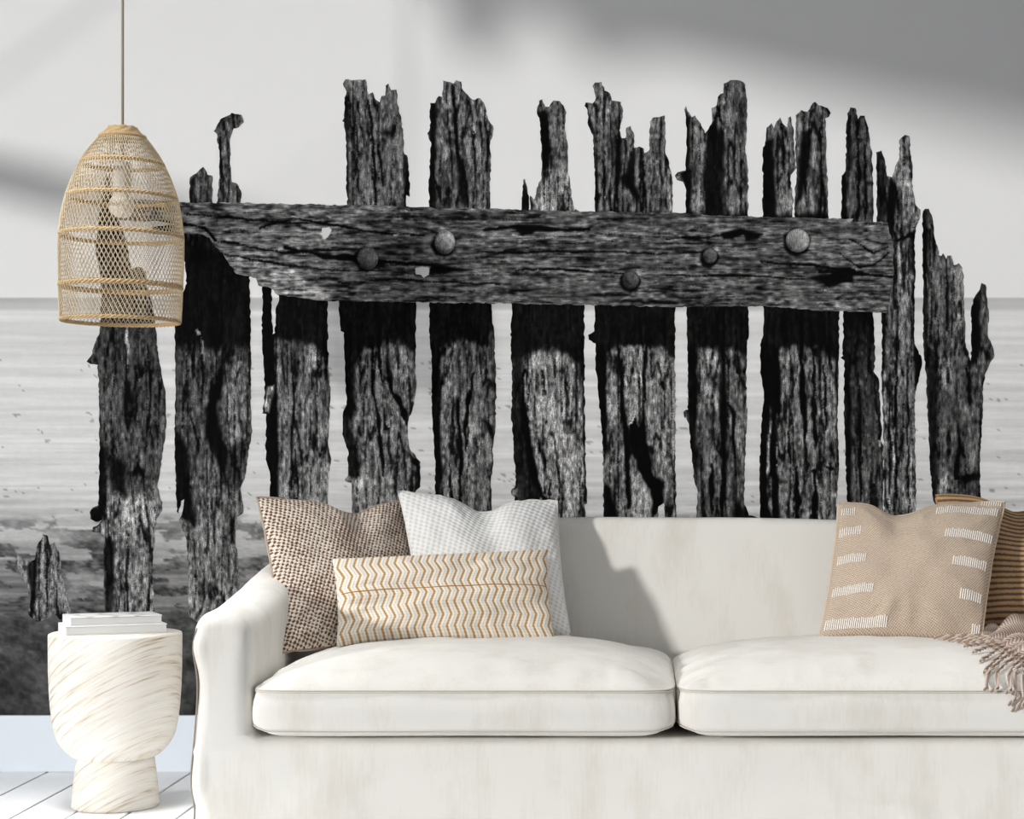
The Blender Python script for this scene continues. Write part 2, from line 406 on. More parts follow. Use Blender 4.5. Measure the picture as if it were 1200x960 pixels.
# 2
posts.append(([T((668, 474), (668, 385), (690, 370), (715, 347), (730, 375), (747, 378), (748, 474)), T((762, 474), (770, 420), (772, 300), (762, 230), (752, 222), (775, 180), (815, 157), (850, 165), (858, 190), (840, 208), (822, 212), (812, 240), (808, 330), (815, 400), (832, 405), (850, 440), (846, 474)),
  I((214, 260), (290, 260), (293, 341)) + L((830, 0), (832, 330), (836, 355), (822, 420), (812, 500), (796, 545), (806, 600), (806, 625), (785, 640), (780, 720), (790, 800), (798, 960), (770, 990), (745, 968), (720, 985), (690, 966), (660, 990), (625, 968), (622, 760), (612, 690), (592, 650), (604, 622), (610, 580), (600, 585), (592, 628), (585, 620), (578, 380), (581, 200), (578, 0)) + I((212, 372), (214, 345), (219, 332), (216, 305))],
  lambda P: np.interp(P[:, 1], [130, 240, 300, 400, 415, 520, 570, 720], [.42, .36, .06, .075, .30, .33, .40, .46]),
  [('p', .05, 3, a_((245, 240), (212, 350), (172, 480), (165, 600), (200, 660), (250, 810), (252, 650), (222, 560), (218, 470), (238, 380))), ('p', .42, 4, a_((250, 390), (300, 290), (335, 330), (338, 560), (310, 620), (262, 640), (240, 540))),
   ('p', .06, 4, a_((50, 560), (100, 640), (110, 780), (130, 900), (130, 960), (50, 900))), ('l', .05, 4, a_((150, 200), (160, 420))), ('l', .62, 6, a_((125, 190), (150, 200))), ('l', .5, 3, a_((155, 210), (155, 290))), ('p', .22, 4, a_((260, 640), (330, 600), (310, 790), (262, 800))),
   ('l', .06, 4, T((775, 420), (776, 300), (772, 250))), ('p', .1, 2, T((668, 474), (668, 390), (684, 385), (684, 474)))]))
# 3
posts.append(([a_((388, 20), (388, 250), (398, 390), (398, 440), (389, 512), (405, 514), (402, 690), (418, 740), (422, 980), (640, 980), (645, 750), (656, 690), (645, 640), (652, 430), (645, 300), (640, 20), (455, 20), (452, 80), (440, 110), (438, 200), (428, 205), (424, 40), (424, 20))],
  lambda P: np.interp(P[:, 1], [330, 400, 470, 590], [.3, .36, .42, .46]),
  [shade_under(a_((425, 215), (500, 225), (580, 245), (640, 320))), ('p', .045, 2, a_((385, 0), (432, 0), (440, 300), (450, 600), (452, 980), (400, 980))), ('p', .55, 2, a_((405, 398), (433, 396), (430, 440), (408, 514), (389, 512), (400, 440))),
   ('l', .06, 4, a_((500, 280), (510, 500), (500, 800))), ('l', .05, 3, a_((520, 650), (525, 850))), ('p', .5, 5, a_((560, 250), (625, 280), (640, 380), (600, 420), (560, 360)))]))
# 4
posts.append(([A((95, 600), (88, 440), (90, 300), (80, 218), (72, 212), (80, 200), (82, 130), (90, 95), (75, 62), (85, 45), (120, 48), (165, 45), (172, 90), (178, 105), (195, 97), (207, 127), (223, 137), (230, 112), (245, 110), (247, 70), (258, 62), (268, 88), (290, 86), (296, 150), (310, 200), (318, 270), (322, 345), (332, 350), (342, 430), (343, 517), (330, 510), (330, 600)),
  b_((20, 10), (32, 165), (45, 170), (50, 300), (55, 450), (40, 510), (38, 580), (60, 640), (62, 735), (48, 765), (75, 775), (78, 960), (290, 960), (280, 830), (300, 808), (330, 815), (352, 790), (352, 690), (310, 640), (300, 590), (305, 520), (322, 470), (335, 400), (332, 280), (335, 10))],
  lambda P: np.interp(P[:, 1], [90, 240, 400, 600], [.40, .38, .50, .46]),
  [shade_under(b_((85, 300), (130, 240), (225, 208), (290, 215), (320, 262), (335, 290))), ('p', .10, 3, b_((40, 200), (88, 260), (95, 480), (70, 520), (110, 690), (108, 760), (62, 745), (30, 560))), ('l', .04, 5, b_((160, 180), (160, 400), (185, 520), (190, 640), (205, 740))), ('l', .04, 4, b_((180, 210), (200, 370))),
   ('l', .03, 8, b_((215, 190), (235, 400), (285, 480), (300, 540))), ('l', .06, 5, b_((200, 480), (212, 555), (230, 560))), ('p', .64, 3, b_((85, 765), (120, 755), (130, 790), (95, 800))), ('p', .06, 3, b_((300, 640), (352, 700), (352, 800), (330, 800), (340, 720), (310, 690))), ('p', .62, 8, b_((225, 230), (290, 240), (300, 420), (260, 400))),
   ('l', .04, 5, A((180, 130), (195, 260), (205, 400), (205, 560))), ('p', .1, 2, A((80, 120), (100, 110), (96, 300), (100, 560), (86, 560))), ('p', .09, 4, A((235, 240), (285, 235), (280, 275), (240, 270))), ('p', .07, 2, A((318, 350), (345, 430), (345, 517), (322, 520))), ('l', .05, 3, A((215, 300), (240, 480))), ('l', .08, 3, A((130, 250), (140, 520)))]))
# 5
posts.append(([A((422, 600), (420, 470), (430, 300), (414, 262), (425, 240), (425, 140), (445, 140), (460, 112), (475, 115), (478, 50), (505, 56), (520, 62), (530, 48), (550, 55), (552, 80), (585, 118), (605, 128), (625, 120), (645, 150), (658, 205), (668, 222), (681, 242), (676, 272), (667, 292), (668, 400), (665, 480), (667, 600)),
  b_((388, 10), (390, 200), (398, 300), (397, 450), (405, 600), (412, 700), (410, 940), (638, 940), (635, 760), (645, 700), (640, 640), (652, 560), (656, 400), (648, 160), (640, 120), (638, 10))],
  lambda P: np.interp(P[:, 1], [90, 240, 400, 600], [.42, .40, .44, .42]),
  [shade_under(b_((385, 330), (430, 235), (520, 200), (560, 215), (635, 235), (655, 300))), ('p', .05, 3, b_((385, 200), (436, 240), (430, 500), (440, 700), (430, 940), (400, 940))), ('l', .03, 7, b_((505, 240), (505, 500), (512, 700), (515, 940))), ('l', .04, 6, b_((565, 340), (540, 470), (528, 560), (535, 640))), ('p', .3, 3, b_((632, 140), (652, 200), (655, 560), (640, 600))),
   ('p', .06, 3, b_((595, 510), (630, 540), (630, 570), (610, 545))), ('p', .56, 8, b_((440, 240), (500, 240), (500, 420), (440, 430))), ('l', .05, 4, b_((470, 700), (480, 930))),
   ('p', .07, 2, A((420, 140), (448, 145), (450, 300), (445, 420), (452, 560), (420, 560))), ('l', .04, 6, A((515, 60), (525, 200), (535, 330), (560, 420), (578, 560))), ('p', .07, 4, A((530, 350), (560, 400), (575, 560), (545, 540))), ('l', .07, 4, A((640, 170), (660, 300), (655, 420))), ('l', .07, 3, A((600, 250), (610, 420)))]))
# 6
posts.append(([B((105, 600), (110, 500), (113, 450), (120, 444), (130, 480), (137, 515), (137, 600)), B((140, 600), (142, 512), (158, 528), (175, 460), (188, 440), (188, 330), (178, 200), (168, 180), (178, 130), (190, 125), (203, 155), (218, 155), (235, 130), (260, 132), (275, 150), (287, 178), (283, 200), (285, 260), (292, 330), (293, 400), (303, 480), (318, 560), (338, 574), (338, 600)),
  c_((35, 10), (30, 200), (35, 400), (30, 480), (40, 640), (50, 740), (46, 792), (33, 800), (33, 822), (46, 832), (40, 960), (335, 960), (325, 862), (335, 858), (330, 700), (325, 400), (325, 200), (322, 10))],
  lambda P: np.interp(P[:, 1], [90, 190, 205, 240, 400, 600], [.40, .40, .55, .58, .56, .58]),
  [shade_under(c_((30, 330), (75, 285), (130, 252), (190, 245), (250, 255), (300, 300), (325, 390))), ('p', .12, 3, c_((25, 270), (82, 285), (80, 500), (115, 690), (150, 840), (100, 960), (35, 960))), ('l', .03, 9, c_((82, 330), (80, 500), (112, 690), (150, 830), (190, 860))), ('p', .04, 2, c_((315, 300), (332, 380), (338, 860), (322, 860), (320, 400))),
   ('p', .6, 2, c_((33, 800), (54, 798), (54, 830), (35, 825))), ('l', .1, 3, c_((160, 320), (170, 420))), ('l', .07, 4, c_((185, 760), (190, 920))),
   ('p', .06, 3, B((165, 180), (215, 170), (222, 300), (215, 395), (190, 430), (185, 320))), ('p', .08, 3, B((100, 440), (140, 500), (160, 540), (150, 600), (100, 600)))]))
# 7
posts.append(([B((400, 620), (402, 440), (395, 280), (372, 220), (372, 170), (360, 152), (365, 138), (392, 142), (405, 120), (392, 72), (402, 58), (428, 55), (440, 90), (462, 102), (470, 130), (485, 132), (505, 135), (515, 170), (510, 210), (500, 250), (510, 282), (525, 280), (527, 240), (545, 232), (560, 270), (560, 320), (580, 315), (597, 322), (600, 342), (620, 330), (622, 215), (635, 198), (660, 197), (682, 190), (685, 345), (700, 380), (712, 450), (712, 620)),
  c_((368, 10), (365, 165), (340, 180), (343, 200), (370, 215), (372, 330), (385, 450), (395, 560), (400, 720), (402, 970), (618, 970), (622, 870), (645, 855), (650, 970), (695, 970), (690, 700), (690, 500), (688, 280), (690, 10))],
  lambda P: np.interp(P[:, 1], [90, 240, 400, 600], [.40, .38, .44, .46]),
  [shade_under(c_((368, 330), (420, 250), (470, 222), (560, 225), (600, 222), (640, 238), (690, 292))), ('p', .05, 2, c_((360, 200), (410, 230), (418, 600), (404, 700), (380, 500))), ('l', .03, 8, c_((465, 240), (480, 480), (498, 650), (505, 880))), ('p', .58, 4, c_((480, 225), (560, 230), (555, 470), (500, 520), (485, 400))), ('l', .8, 3, c_((556, 330), (558, 450))), ('l', .04, 4, c_((572, 230), (565, 330), (565, 450))),
   ('p', .03, 2, c_((505, 525), (530, 500), (548, 560), (562, 455), (578, 640), (605, 740), (642, 765), (642, 850), (600, 910), (590, 800), (540, 720), (498, 610))), ('p', .47, 4, c_((578, 235), (640, 240), (690, 300), (690, 740), (640, 750), (605, 700), (580, 600))), ('p', .05, 3, c_((400, 770), (430, 790), (470, 960), (400, 960))), ('p', .6, 4, c_((512, 720), (560, 760), (585, 850), (590, 940), (520, 940))), ('l', .7, 3, c_((500, 540), (530, 505))),
   ('p', .06, 3, B((372, 190), (392, 230), (410, 300), (400, 290), (375, 230))), ('p', .05, 3, B((485, 270), (510, 290), (505, 440), (490, 470), (486, 600), (476, 600))), ('p', .05, 3, B((500, 440), (545, 420), (580, 500), (580, 540), (520, 470))), ('p', .06, 3, B((540, 330), (562, 330), (565, 470), (530, 440))), ('l', .05, 3, B((440, 330), (435, 560))), ('p', .07, 2, B((400, 440), (412, 330), (415, 600), (400, 600))), ('l', .05, 3, B((600, 350), (595, 560))), ('p', .56, 6, B((395, 80), (440, 100), (465, 170), (440, 230), (400, 190)))]))
# 8
posts.append(([D_((80, 620), (80, 480), (70, 457), (46, 450), (37, 432), (48, 418), (80, 412), (85, 330), (82, 230), (75, 165), (82, 152), (95, 180), (105, 197), (118, 190), (140, 220), (158, 262), (172, 245), (188, 212), (184, 160), (205, 150), (210, 115), (232, 100), (233, 62), (260, 48), (300, 50), (320, 65), (322, 100), (328, 130), (325, 260), (320, 340), (330, 400), (333, 620)),
  d_((48, 10), (55, 250), (56, 480), (37, 490), (40, 510), (60, 540), (65, 620), (75, 700), (80, 760), (92, 800), (90, 960), (345, 960), (335, 915), (300, 905), (280, 850), (285, 700), (292, 500), (290, 270), (300, 160), (295, 10))],
  lambda P: np.interp(P[:, 1], [90, 240, 400, 560, 600], [.42, .40, .40, .36, .30]),
  [shade_under(d_((50, 300), (100, 240), (190, 235), (240, 240), (295, 265))), ('p', .06, 3, d_((45, 220), (98, 250), (90, 600), (95, 800), (60, 600))), ('l', .03, 8, d_((198, 80), (195, 350), (200, 640), (190, 940))), ('l', .05, 5, d_((205, 440), (240, 500), (240, 700))), ('l', .04, 6, d_((150, 700), (150, 900))), ('p', .06, 4, d_((235, 720), (260, 860), (335, 915), (240, 920))), ('p', .52, 6, d_((105, 240), (180, 240), (180, 480), (110, 420))),
   ('p', .07, 4, D_((160, 270), (190, 230), (225, 240), (238, 330), (235, 600), (150, 600))), ('p', .06, 2, D_((75, 160), (95, 200), (98, 400), (100, 600), (76, 600))), ('p', .05, 2, D_((62, 420), (90, 410), (100, 470), (72, 460))), ('p', .75, 1, D_((40, 425), (52, 420), (54, 436), (42, 440))), ('p', .3, 4, D_((285, 140), (325, 140), (322, 300), (290, 280))), ('l', .05, 4, D_((205, 150), (225, 220)))]))
# 9
posts.append(([D_((390, 640), (390, 330), (402, 290), (405, 240), (425, 220), (435, 242), (445, 215), (460, 198), (470, 222), (488, 238), (492, 200), (502, 194), (513, 240), (515, 290), (518, 360), (525, 400), (502, 430), (500, 450), (512, 520), (508, 640)), D_((515, 640), (520, 500), (527, 410), (520, 330), (522, 190), (545, 168), (570, 175), (585, 150), (600, 135), (615, 150), (650, 160), (663, 180), (655, 196), (640, 202), (645, 280), (645, 380), (650, 460), (655, 640)),
  d_((358, 10), (358, 180), (345, 220), (345, 330), (360, 420), (350, 560), (342, 680), (345, 980), (650, 980), (655, 780), (662, 720), (655, 500), (662, 240), (662, 10))],
  lambda P: np.interp(P[:, 1], [90, 240, 400, 600], [.40, .40, .46, .46]),
  [shade_under(d_((345, 420), (420, 240), (500, 228), (575, 225), (610, 265), (660, 290))), ('p', .04, 2, d_((340, 200), (420, 230), (432, 490), (415, 500), (410, 600), (420, 800), (430, 960), (340, 960))), ('p', .62, 1.5, d_((386, 468), (374, 580), (370, 720), (378, 860), (395, 925), (390, 800), (384, 640))), ('l', .6, 2.5, d_((416, 490), (412, 700))), ('l', .03, 8, d_((512, 80), (510, 300), (518, 450), (525, 620))), ('l', .05, 6, d_((565, 240), (560, 500), (575, 620))), ('l', .03, 8, d_((492, 720), (495, 940))),
   ('l', .03, 7, d_((565, 730), (565, 940))), ('l', .05, 5, d_((610, 715), (640, 715))), ('l', .05, 4, d_((600, 300), (610, 560))), ('p', .05, 2, d_((650, 270), (662, 300), (662, 740), (654, 740))), ('p', .32, 3, d_((470, 640), (505, 630), (510, 690), (475, 690))), ('l', .05, 4, d_((455, 560), (465, 700))),
   ('p', .05, 3, D_((385, 300), (435, 280), (440, 450), (445, 600), (385, 600))), ('p', .06, 3, D_((530, 430), (545, 260), (582, 250), (575, 420), (520, 600), (515, 600))), ('l', .05, 4, D_((470, 230), (480, 420))), ('l', .06, 4, D_((620, 240), (625, 560)))]))
# 10
posts.append(([E((88, 560), (90, 330), (105, 310), (108, 200), (112, 80), (125, 55), (145, 58), (155, 102), (165, 88), (182, 88), (200, 160), (212, 230), (215, 350), (218, 560)),
  d_((678, 30), (678, 265), (668, 272), (684, 284), (680, 450), (688, 650), (695, 860)) + e_((0, 860), (105, 860), (105, 605), (96, 590), (100, 560), (88, 370), (70, 345), (78, 300), (75, 240), (68, 140), (68, 90))],
  lambda P: np.interp(P[:, 1], [120, 255, 370, 420, 600], [.36, .34, .05, .18, .34]),
  [('p', .05, 3, E((85, 320), (112, 320), (112, 560), (88, 560))), ('p', .08, 3, E((108, 80), (128, 80), (130, 300), (108, 300))), ('l', .04, 5, E((155, 110), (160, 350), (152, 520))), ('l', .04, 4, E((185, 200), (185, 500))), ('p', .05, 4, d_((675, 80), (705, 300), (715, 860), (690, 860))), ('l', .05, 4, e_((75, 380), (95, 600))), ('p', .8, 1, e_((92, 582), (104, 582), (104, 606), (93, 610))), ('l', .04, 5, e_((20, 350), (25, 800)))]))
# 11
posts.append(([E((232, 560), (230, 330), (228, 235), (250, 228), (262, 260), (272, 330), (292, 336), (310, 280), (322, 255), (322, 185), (345, 165), (362, 170), (365, 230), (375, 300), (372, 360), (385, 440), (407, 467), (405, 500), (387, 540), (381, 600), (385, 700)) + e_((214, 60), (215, 250), (240, 300), (240, 330), (225, 390), (217, 430), (216, 600), (222, 880), (108, 880), (105, 500), (96, 360), (100, 300), (100, 100)) + E((262, 800), (262, 560))],
  lambda P: np.interp(P[:, 1], [150, 255, 370, 420, 600], [.46, .48, .46, .44, .46]),
  [('p', .14, 3, E((225, 228), (262, 240), (272, 340), (268, 560), (228, 560))), ('p', .05, 3, E((275, 345), (295, 345), (312, 420), (300, 600), (312, 720), (300, 860), (285, 620), (272, 480))), ('p', .035, 2, e_((205, 20), (222, 60), (245, 300), (235, 380), (216, 420), (216, 330), (212, 200))), ('p', .05, 3, E((365, 560), (390, 540), (385, 720), (372, 700))), ('l', .06, 4, e_((150, 250), (150, 800))), ('l', .06, 3, e_((128, 420), (125, 820))), ('l', .05, 3, e_((190, 300), (195, 850))),
   ('l', .65, 3, e_((140, 550), (142, 700))), ('l', .07, 6, E((310, 590), (350, 580), (380, 555))), ('p', .05, 3, e_((98, 100), (108, 100), (108, 340), (96, 360)))]))
# 12 with its splintered side
posts.append(([E((415, 700), (415, 480), (425, 462), (440, 462), (455, 500), (460, 560), (475, 612), (480, 648), (490, 652), (497, 640), (510, 664), (515, 650), (530, 650), (540, 688), (560, 680), (575, 700), (580, 760)) + e_((386, 20), (390, 130), (395, 250), (402, 272), (412, 310), (416, 200), (413, 130), (420, 95), (445, 57), (450, 35), (465, 42), (470, 90), (476, 150), (472, 220), (490, 260), (496, 290), (465, 350), (455, 400), (455, 500), (445, 650), (447, 860), (300, 860), (280, 800), (270, 700), (260, 500), (255, 350), (245, 250), (245, 0))],
  lambda P: np.interp(P[:, 1], [240, 330, 420, 500, 600], [.30, .34, .32, .27, .30]),
  [('p', .09, 3, E((412, 460), (432, 470), (440, 600), (432, 960), (412, 960))), ('p', .10, 4, e_((245, 250), (290, 280), (300, 420), (290, 600), (300, 830), (270, 760), (258, 400))), ('p', .04, 3, e_((412, 100), (445, 60), (448, 240), (425, 330), (412, 300))), ('p', .42, 4, e_((320, 260), (350, 300), (355, 420), (320, 420), (305, 330))), ('l', .04, 6, e_((400, 330), (410, 470))), ('l', .04, 6, e_((375, 480), (372, 600), (360, 720), (420, 710))), ('p', .06, 3, e_((360, 700), (400, 715), (445, 690), (440, 730), (380, 740))), ('p', .35, 4, e_((372, 470), (450, 460), (440, 660), (400, 700), (380, 600))),
   ('l', .05, 4, E((510, 670), (515, 950))), ('l', .45, 3, E((432, 720), (432, 800))), ('p', .48, 4, E((530, 700), (570, 710), (580, 950), (540, 950))), ('l', .04, 6, e_((285, 270), (300, 300), (290, 340))), ('p', .5, 4, e_((305, 720), (340, 700), (345, 850), (300, 850)))]))
for q, (loops, base, feats) in enumerate(posts):
    print_obj('printed_post', loops, 0.0016, wood(100 + 60 * q, base, feats), M_ppost, 1.6, 300 + 7 * q)
# low stump at the left
print_obj('printed_stump', [L((120, 985), (95, 962), (100, 900), (75, 830), (53, 795), (58, 765), (100, 790), (115, 780), (125, 730), (138, 712), (142, 695), (158, 700), (165, 730), (182, 722), (200, 770), (205, 830), (222, 900), (234, 955), (205, 980), (180, 962), (150, 978))], 0.0018,
  wood(901, .50, [('p', .10, 3, L((90, 800), (120, 740), (125, 820), (110, 960), (98, 900))), ('l', .1, 3, L((160, 780), (155, 940)))]), M_ppost, 1.6, 905)
# beam
beam_loop = I((128, 236), (150, 233), (180, 235), (207, 237)) + A((0, 548), (250, 553), (500, 562), (754, 568)) + B((260, 572), (520, 578), (754, 582)) + D_((250, 594), (500, 600), (754, 605)) + E((130, 511), (250, 514), (274, 517), (290, 580), (300, 625), (299, 700), (296, 760), (284, 830), (270, 881), (130, 876), (0, 871)) + D_((400, 955),) + I((800, 360), (700, 358), (600, 356)) + A((500, 943), (250, 938), (0, 935)) + I((350, 349), (326, 346), (318, 338), (303, 335), (300, 326), (277, 321), (272, 313), (263, 300), (253, 290), (246, 279), (238, 275), (213, 274), (205, 276), (178, 274), (178, 266), (207, 263), (190, 260), (146, 259), (130, 256), (140, 248))
hole1 = A((-8, 642), (18, 640), (30, 650), (20, 672), (2, 688), (-10, 668)); hole2 = A((366, 803), (395, 798), (422, 802), (420, 830), (400, 842), (388, 830), (368, 828))
def blob(cx, cy, rx, ry): return [(cx + rx * math.cos(a), cy + ry * math.sin(a)) for a in np.linspace(0, 6.0, 9)]
beam_feats = [
  ('l', .03, 4, A((-260, 640), (-120, 600), (0, 625), (60, 632), (150, 655), (300, 668), (400, 670))), ('l', .03, 7, A((-160, 720), (-60, 740), (0, 757), (60, 760), (130, 757), (220, 775), (360, 785))), ('p', .03, 2, A((350, 783), (430, 785), (520, 800), (610, 808), (520, 816), (430, 822), (420, 800), (365, 800))),
  ('l', .03, 7, B((-40, 650), (60, 640), (180, 640), (300, 650), (380, 645))), ('p', .03, 2, B((85, 655), (120, 635), (170, 640), (150, 668), (110, 675))), ('l', .66, 4, B((75, 670), (120, 685), (170, 683), (240, 675))), ('l', .04, 3, B((80, 810), (220, 805), (400, 820), (560, 825))), ('l', .55, 4, B((160, 592), (250, 597))), ('l', .55, 3, B((110, 820), (215, 818))),
  ('p', .03, 2, D_((225, 660), (300, 645), (390, 668), (370, 690), (320, 695), (310, 668), (270, 690), (235, 690))), ('l', .05, 4, D_((0, 685), (120, 680), (225, 672))), ('l', .04, 4, D_((380, 780), (520, 785), (640, 800), (760, 812))), ('p', .03, 2, D_((560, 845), (640, 832), (680, 820), (754, 830), (754, 862), (680, 860), (660, 880), (635, 862))),
  ('l', .03, 5, E((0, 715), (100, 715), (200, 725), (296, 735))), ('p', .03, 2, E((0, 730), (60, 722), (120, 735), (110, 755), (50, 775), (20, 772))), ('l', .6, 4, E((0, 790), (80, 780), (130, 770), (250, 775))), ('l', .55, 6, E((0, 850), (140, 855), (260, 860))), ('l', .05, 3, E((80, 640), (160, 700), (230, 680), (280, 640))), ('l', .06, 3, E((120, 580), (220, 640), (280, 610))), ('l', .04, 3, D_((0, 830), (300, 835), (560, 845))),
  ('l', .04, 3, B((0, 745), (300, 735), (700, 745))), ('l', .05, 3, A((60, 860), (300, 850), (700, 870))), ('l', .6, 3, A((280, 668), (340, 672))), ('l', .5, 5, A((10, 890), (60, 900))), ('p', .60, 7, I((262, 302), (300, 305), (345, 320), (380, 345), (330, 345), (290, 322))), ('l', .03, 4, I((215, 262), (240, 268), (255, 283), (280, 286))), ('l', .55, 3, I((215, 244), (300, 246), (370, 258))), ('l', .05, 3, I((215, 251), (300, 258), (360, 262))),
  ('l', .05, 3, I((250, 282), (330, 296), (420, 292))), ('l', .06, 3, I((260, 297), (340, 312), (410, 318))), ('p', .04, 2, I((178, 260), (213, 263), (213, 276), (178, 275)))]
for cx, cy, r in ((431, 303, 15), (521.5, 285, 15), (934.6, 283, 16.5), (739, 329, 13), (832, 301, 12)): beam_feats.append(('p', .045, 2, blob(cx - 1.5, cy + 1.5, r, r)))
beam_feats += [('p', .86, 1, hole1), ('p', .86, 1, hole2)]
print_obj('printed_beam', [beam_loop], 0.0021, wood(1501, lambda P: np.interp(P[:, 0], [120, 210, 330, 420, 900, 1050], [.44, .52, .48, .38, .36, .39]), beam_feats, along='x'), M_pbeam, 1.6, 1500)
# the print keeps the sky in the beam's two holes quite flat
for h in (hole1, hole2): print_obj('printed_gap', [h], 0.0024, lambda P: (np.full(len(P), .82), np.full(len(P), .02)), M_pbg, 3, 77, amp=0.5)
def bolt_tone(cx, cy, r, b):
    def fn(P):
        dx, dy = (P[:, 0] - cx) / r, (P[:, 1] - cy) / r; rr = np.hypot(dx, dy)
        t = b * (1 + .3 * dx - .25 * dy) * np.where(rr > .82, .72, 1) + .25 * (fbm(P[:, 0] / 3, P[:, 1] / 3, int(cx)) - .5) + b * .3 * np.exp(-((rr - .85) / .06) ** 2) * (dy < .1)
        return np.clip(t, .05, .85), np.full(len(P), .5)
    return fn
for cx, cy, rx, ry, b in ((431, 303, 12.5, 13.5, .30), (521.5, 284, 12, 14, .46), (934.6, 282, 14, 13.8, .44), (739, 328, 10, 10.5, .22), (832, 300, 8.5, 9, .26)):
    print_obj('printed_bolt', [[(cx + rx * math.cos(a), cy + ry * math.sin(a)) for a in np.linspace(0, 2 * math.pi, 25)[:-1]]], 0.0024, bolt_tone(cx, cy, rx, b * 1.22), M_ppost, 1.6, 1700, amp=0.4)

# ------------------------------------------------------------------ sofa
SX0, SX1, SXC = -1.035, 1.183, 0.074
SY0, SY1 = 4.30, 5.44
ARM_W = 0.128
def arm_top(y): return 0.558 + 0.085 * sstep(0.05, 1.0, (y - SY0) / 0.95)
def arm_loft(xc, V, F):
    N = 28; ysx = np.concatenate([[SY0, SY0 + 0.012, SY0 + 0.03], np.linspace(SY0 + 0.07, SY1, 16)]); b0 = len(V)
    for q, y in enumerate(ysx):
        sh = [0.022, 0.007, 0.0][q] if q < 3 else 0.0
        w = ARM_W / 2 - sh; zt = float(arm_top(y)) - sh; pr = []
        for k in range(N):
            if k < 18:
                a = math.pi * k / 17; ex = math.copysign(abs(math.cos(a)) ** 0.75, math.cos(a)); pr.append((xc + (w + 0.006) * ex, zt - w * 0.95 + w * 0.95 * math.sin(a) ** 0.8))
            elif k < 23: pr.append((xc - w - 0.012 * ((k - 18) / 4) ** 2, (zt - w) * (1 - (k - 17) / 6) + 0.012 * (k == 22)))
            else: pr.append((xc + w + 0.012 * ((27 - k) / 4) ** 2, (zt - w) * ((k - 22) / 6)))
        V += [(px, y, max(pz, 0.012)) for px, pz in pr]
    m = len(ysx)
    for i in range(m - 1):
        for k in range(N):
            l = (k + 1) % N; F.append((b0 + i * N + k, b0 + i * N + l, b0 + (i + 1) * N + l, b0 + (i + 1) * N + k))
    F.append(tuple(b0 + k for k in range(N))[::-1]); F.append(tuple(b0 + (m - 1) * N + k for k in range(N)))
def add_block(V, F, pts8):
    b = len(V); V += pts8
    F += [tuple(b + i for i in f) for f in ((0, 1, 3, 2), (4, 6, 7, 5), (0, 4, 5, 1), (2, 3, 7, 6), (0, 2, 6, 4), (1, 5, 7, 3))]
V, F = [], []
arm_loft(SX0 + ARM_W / 2, V, F); arm_loft(SX1 - ARM_W / 2, V, F)
add_block(V, F, [(x, y, z) for x in (SX0 + 0.02, SX1 - 0.02) for y in (SY0 + 0.0, SY1) for z in (0.012, 0.262)])
nb = 14   # crowned backrest
for i in range(nb):
    xa, xb = [SX0 + 0.03 + (SX1 - SX0 - 0.06) * (i + e) / nb for e in (0, 1.0)]
    cr = lambda x: 0.752 - 0.026 * ((x - SXC) / 1.08) ** 2 - 0.05 * max(0, (abs(x - SXC) - 0.93) / 0.15) ** 2
    add_block(V, F, [(xa, 5.115, 0.2), (xa, 5.165, cr(xa)), (xa, SY1, 0.2), (xa, SY1 - 0.01, cr(xa) - 0.01), (xb + 0.004, 5.115, 0.2), (xb + 0.004, 5.165, cr(xb)), (xb + 0.004, SY1, 0.2), (xb + 0.004, SY1 - 0.01, cr(xb) - 0.01)])
tmp = mesh_obj('sofa_form', V, F, None)
bm = bmesh.new(); bm.from_mesh(tmp.data); bmesh.ops.recalc_face_normals(bm, faces=bm.faces[:]); bm.to_mesh(tmp.data); bm.free()
md = tmp.modifiers.new('r', 'REMESH'); md.mode = 'VOXEL'; md.voxel_size = 0.0125
md2 = tmp.modifiers.new('s', 'SMOOTH'); md2.factor = 0.5; md2.iterations = 9
dg = bpy.context.evaluated_depsgraph_get(); ev = tmp.evaluated_get(dg); sm = bpy.data.meshes.new_from_object(ev)
bpy.data.objects.remove(tmp)
n = len(sm.vertices); co = np.empty(n * 3); sm.vertices.foreach_get('co', co); co = co.reshape(-1, 3)
no = np.empty(n * 3); sm.vertices.foreach_get('normal', no); no = no.reshape(-1, 3)
x, y, z = co.T
dsp = 0.007 * (vn3(x * 4, y * 4, z * 6, 61) - .5) + 0.005 * (vn3(x * 10, y * 9, z * 17, 64) - .5)
fold = sstep(.7, .95, 1 - np.abs(2 * vn(x * 2.2 + z * 1.2, z * 9 - x * 1.3, 71) - 1)) * (z < .25) * (y < SY0 + .06)
sidew = np.sin(z * 34 + 2 * np.sin(z * 11)) * 0.006 * (x < SX0 + 0.03) * (z < 0.5) * (y < SY0 + .12)
dsp += 0.004 * fold + sidew
co = co + no * dsp[:, None]
sofa_loc = np.array([SXC, (SY0 + SY1) / 2, 0.0])
sofa = tag(empty('sofa', tuple(sofa_loc)), 'cream slipcovered two-seat linen sofa standing against the mural wall', 'sofa')
np_ = len(sm.polygons); lt = np.empty(np_, np.int32); sm.polygons.foreach_get('loop_total', lt)
faces = [tuple(p.vertices) for p in sm.polygons]
cen = np.array([co[list(f)].mean(0) for f in faces])
reg = np.where((cen[:, 1] > 5.03) & (cen[:, 2] > .26) & (cen[:, 0] > SX0 + ARM_W) & (cen[:, 0] < SX1 - ARM_W), 2, np.where(cen[:, 2] < .268, 0, np.where(cen[:, 0] < SXC, 1, 3)))
reg = np.where((cen[:, 2] > .26) & (cen[:, 2] < .30) & (reg % 2 == 1) & (cen[:, 0] > SX0 + ARM_W + .01) & (cen[:, 0] < SX1 - ARM_W - .01), 0, reg)
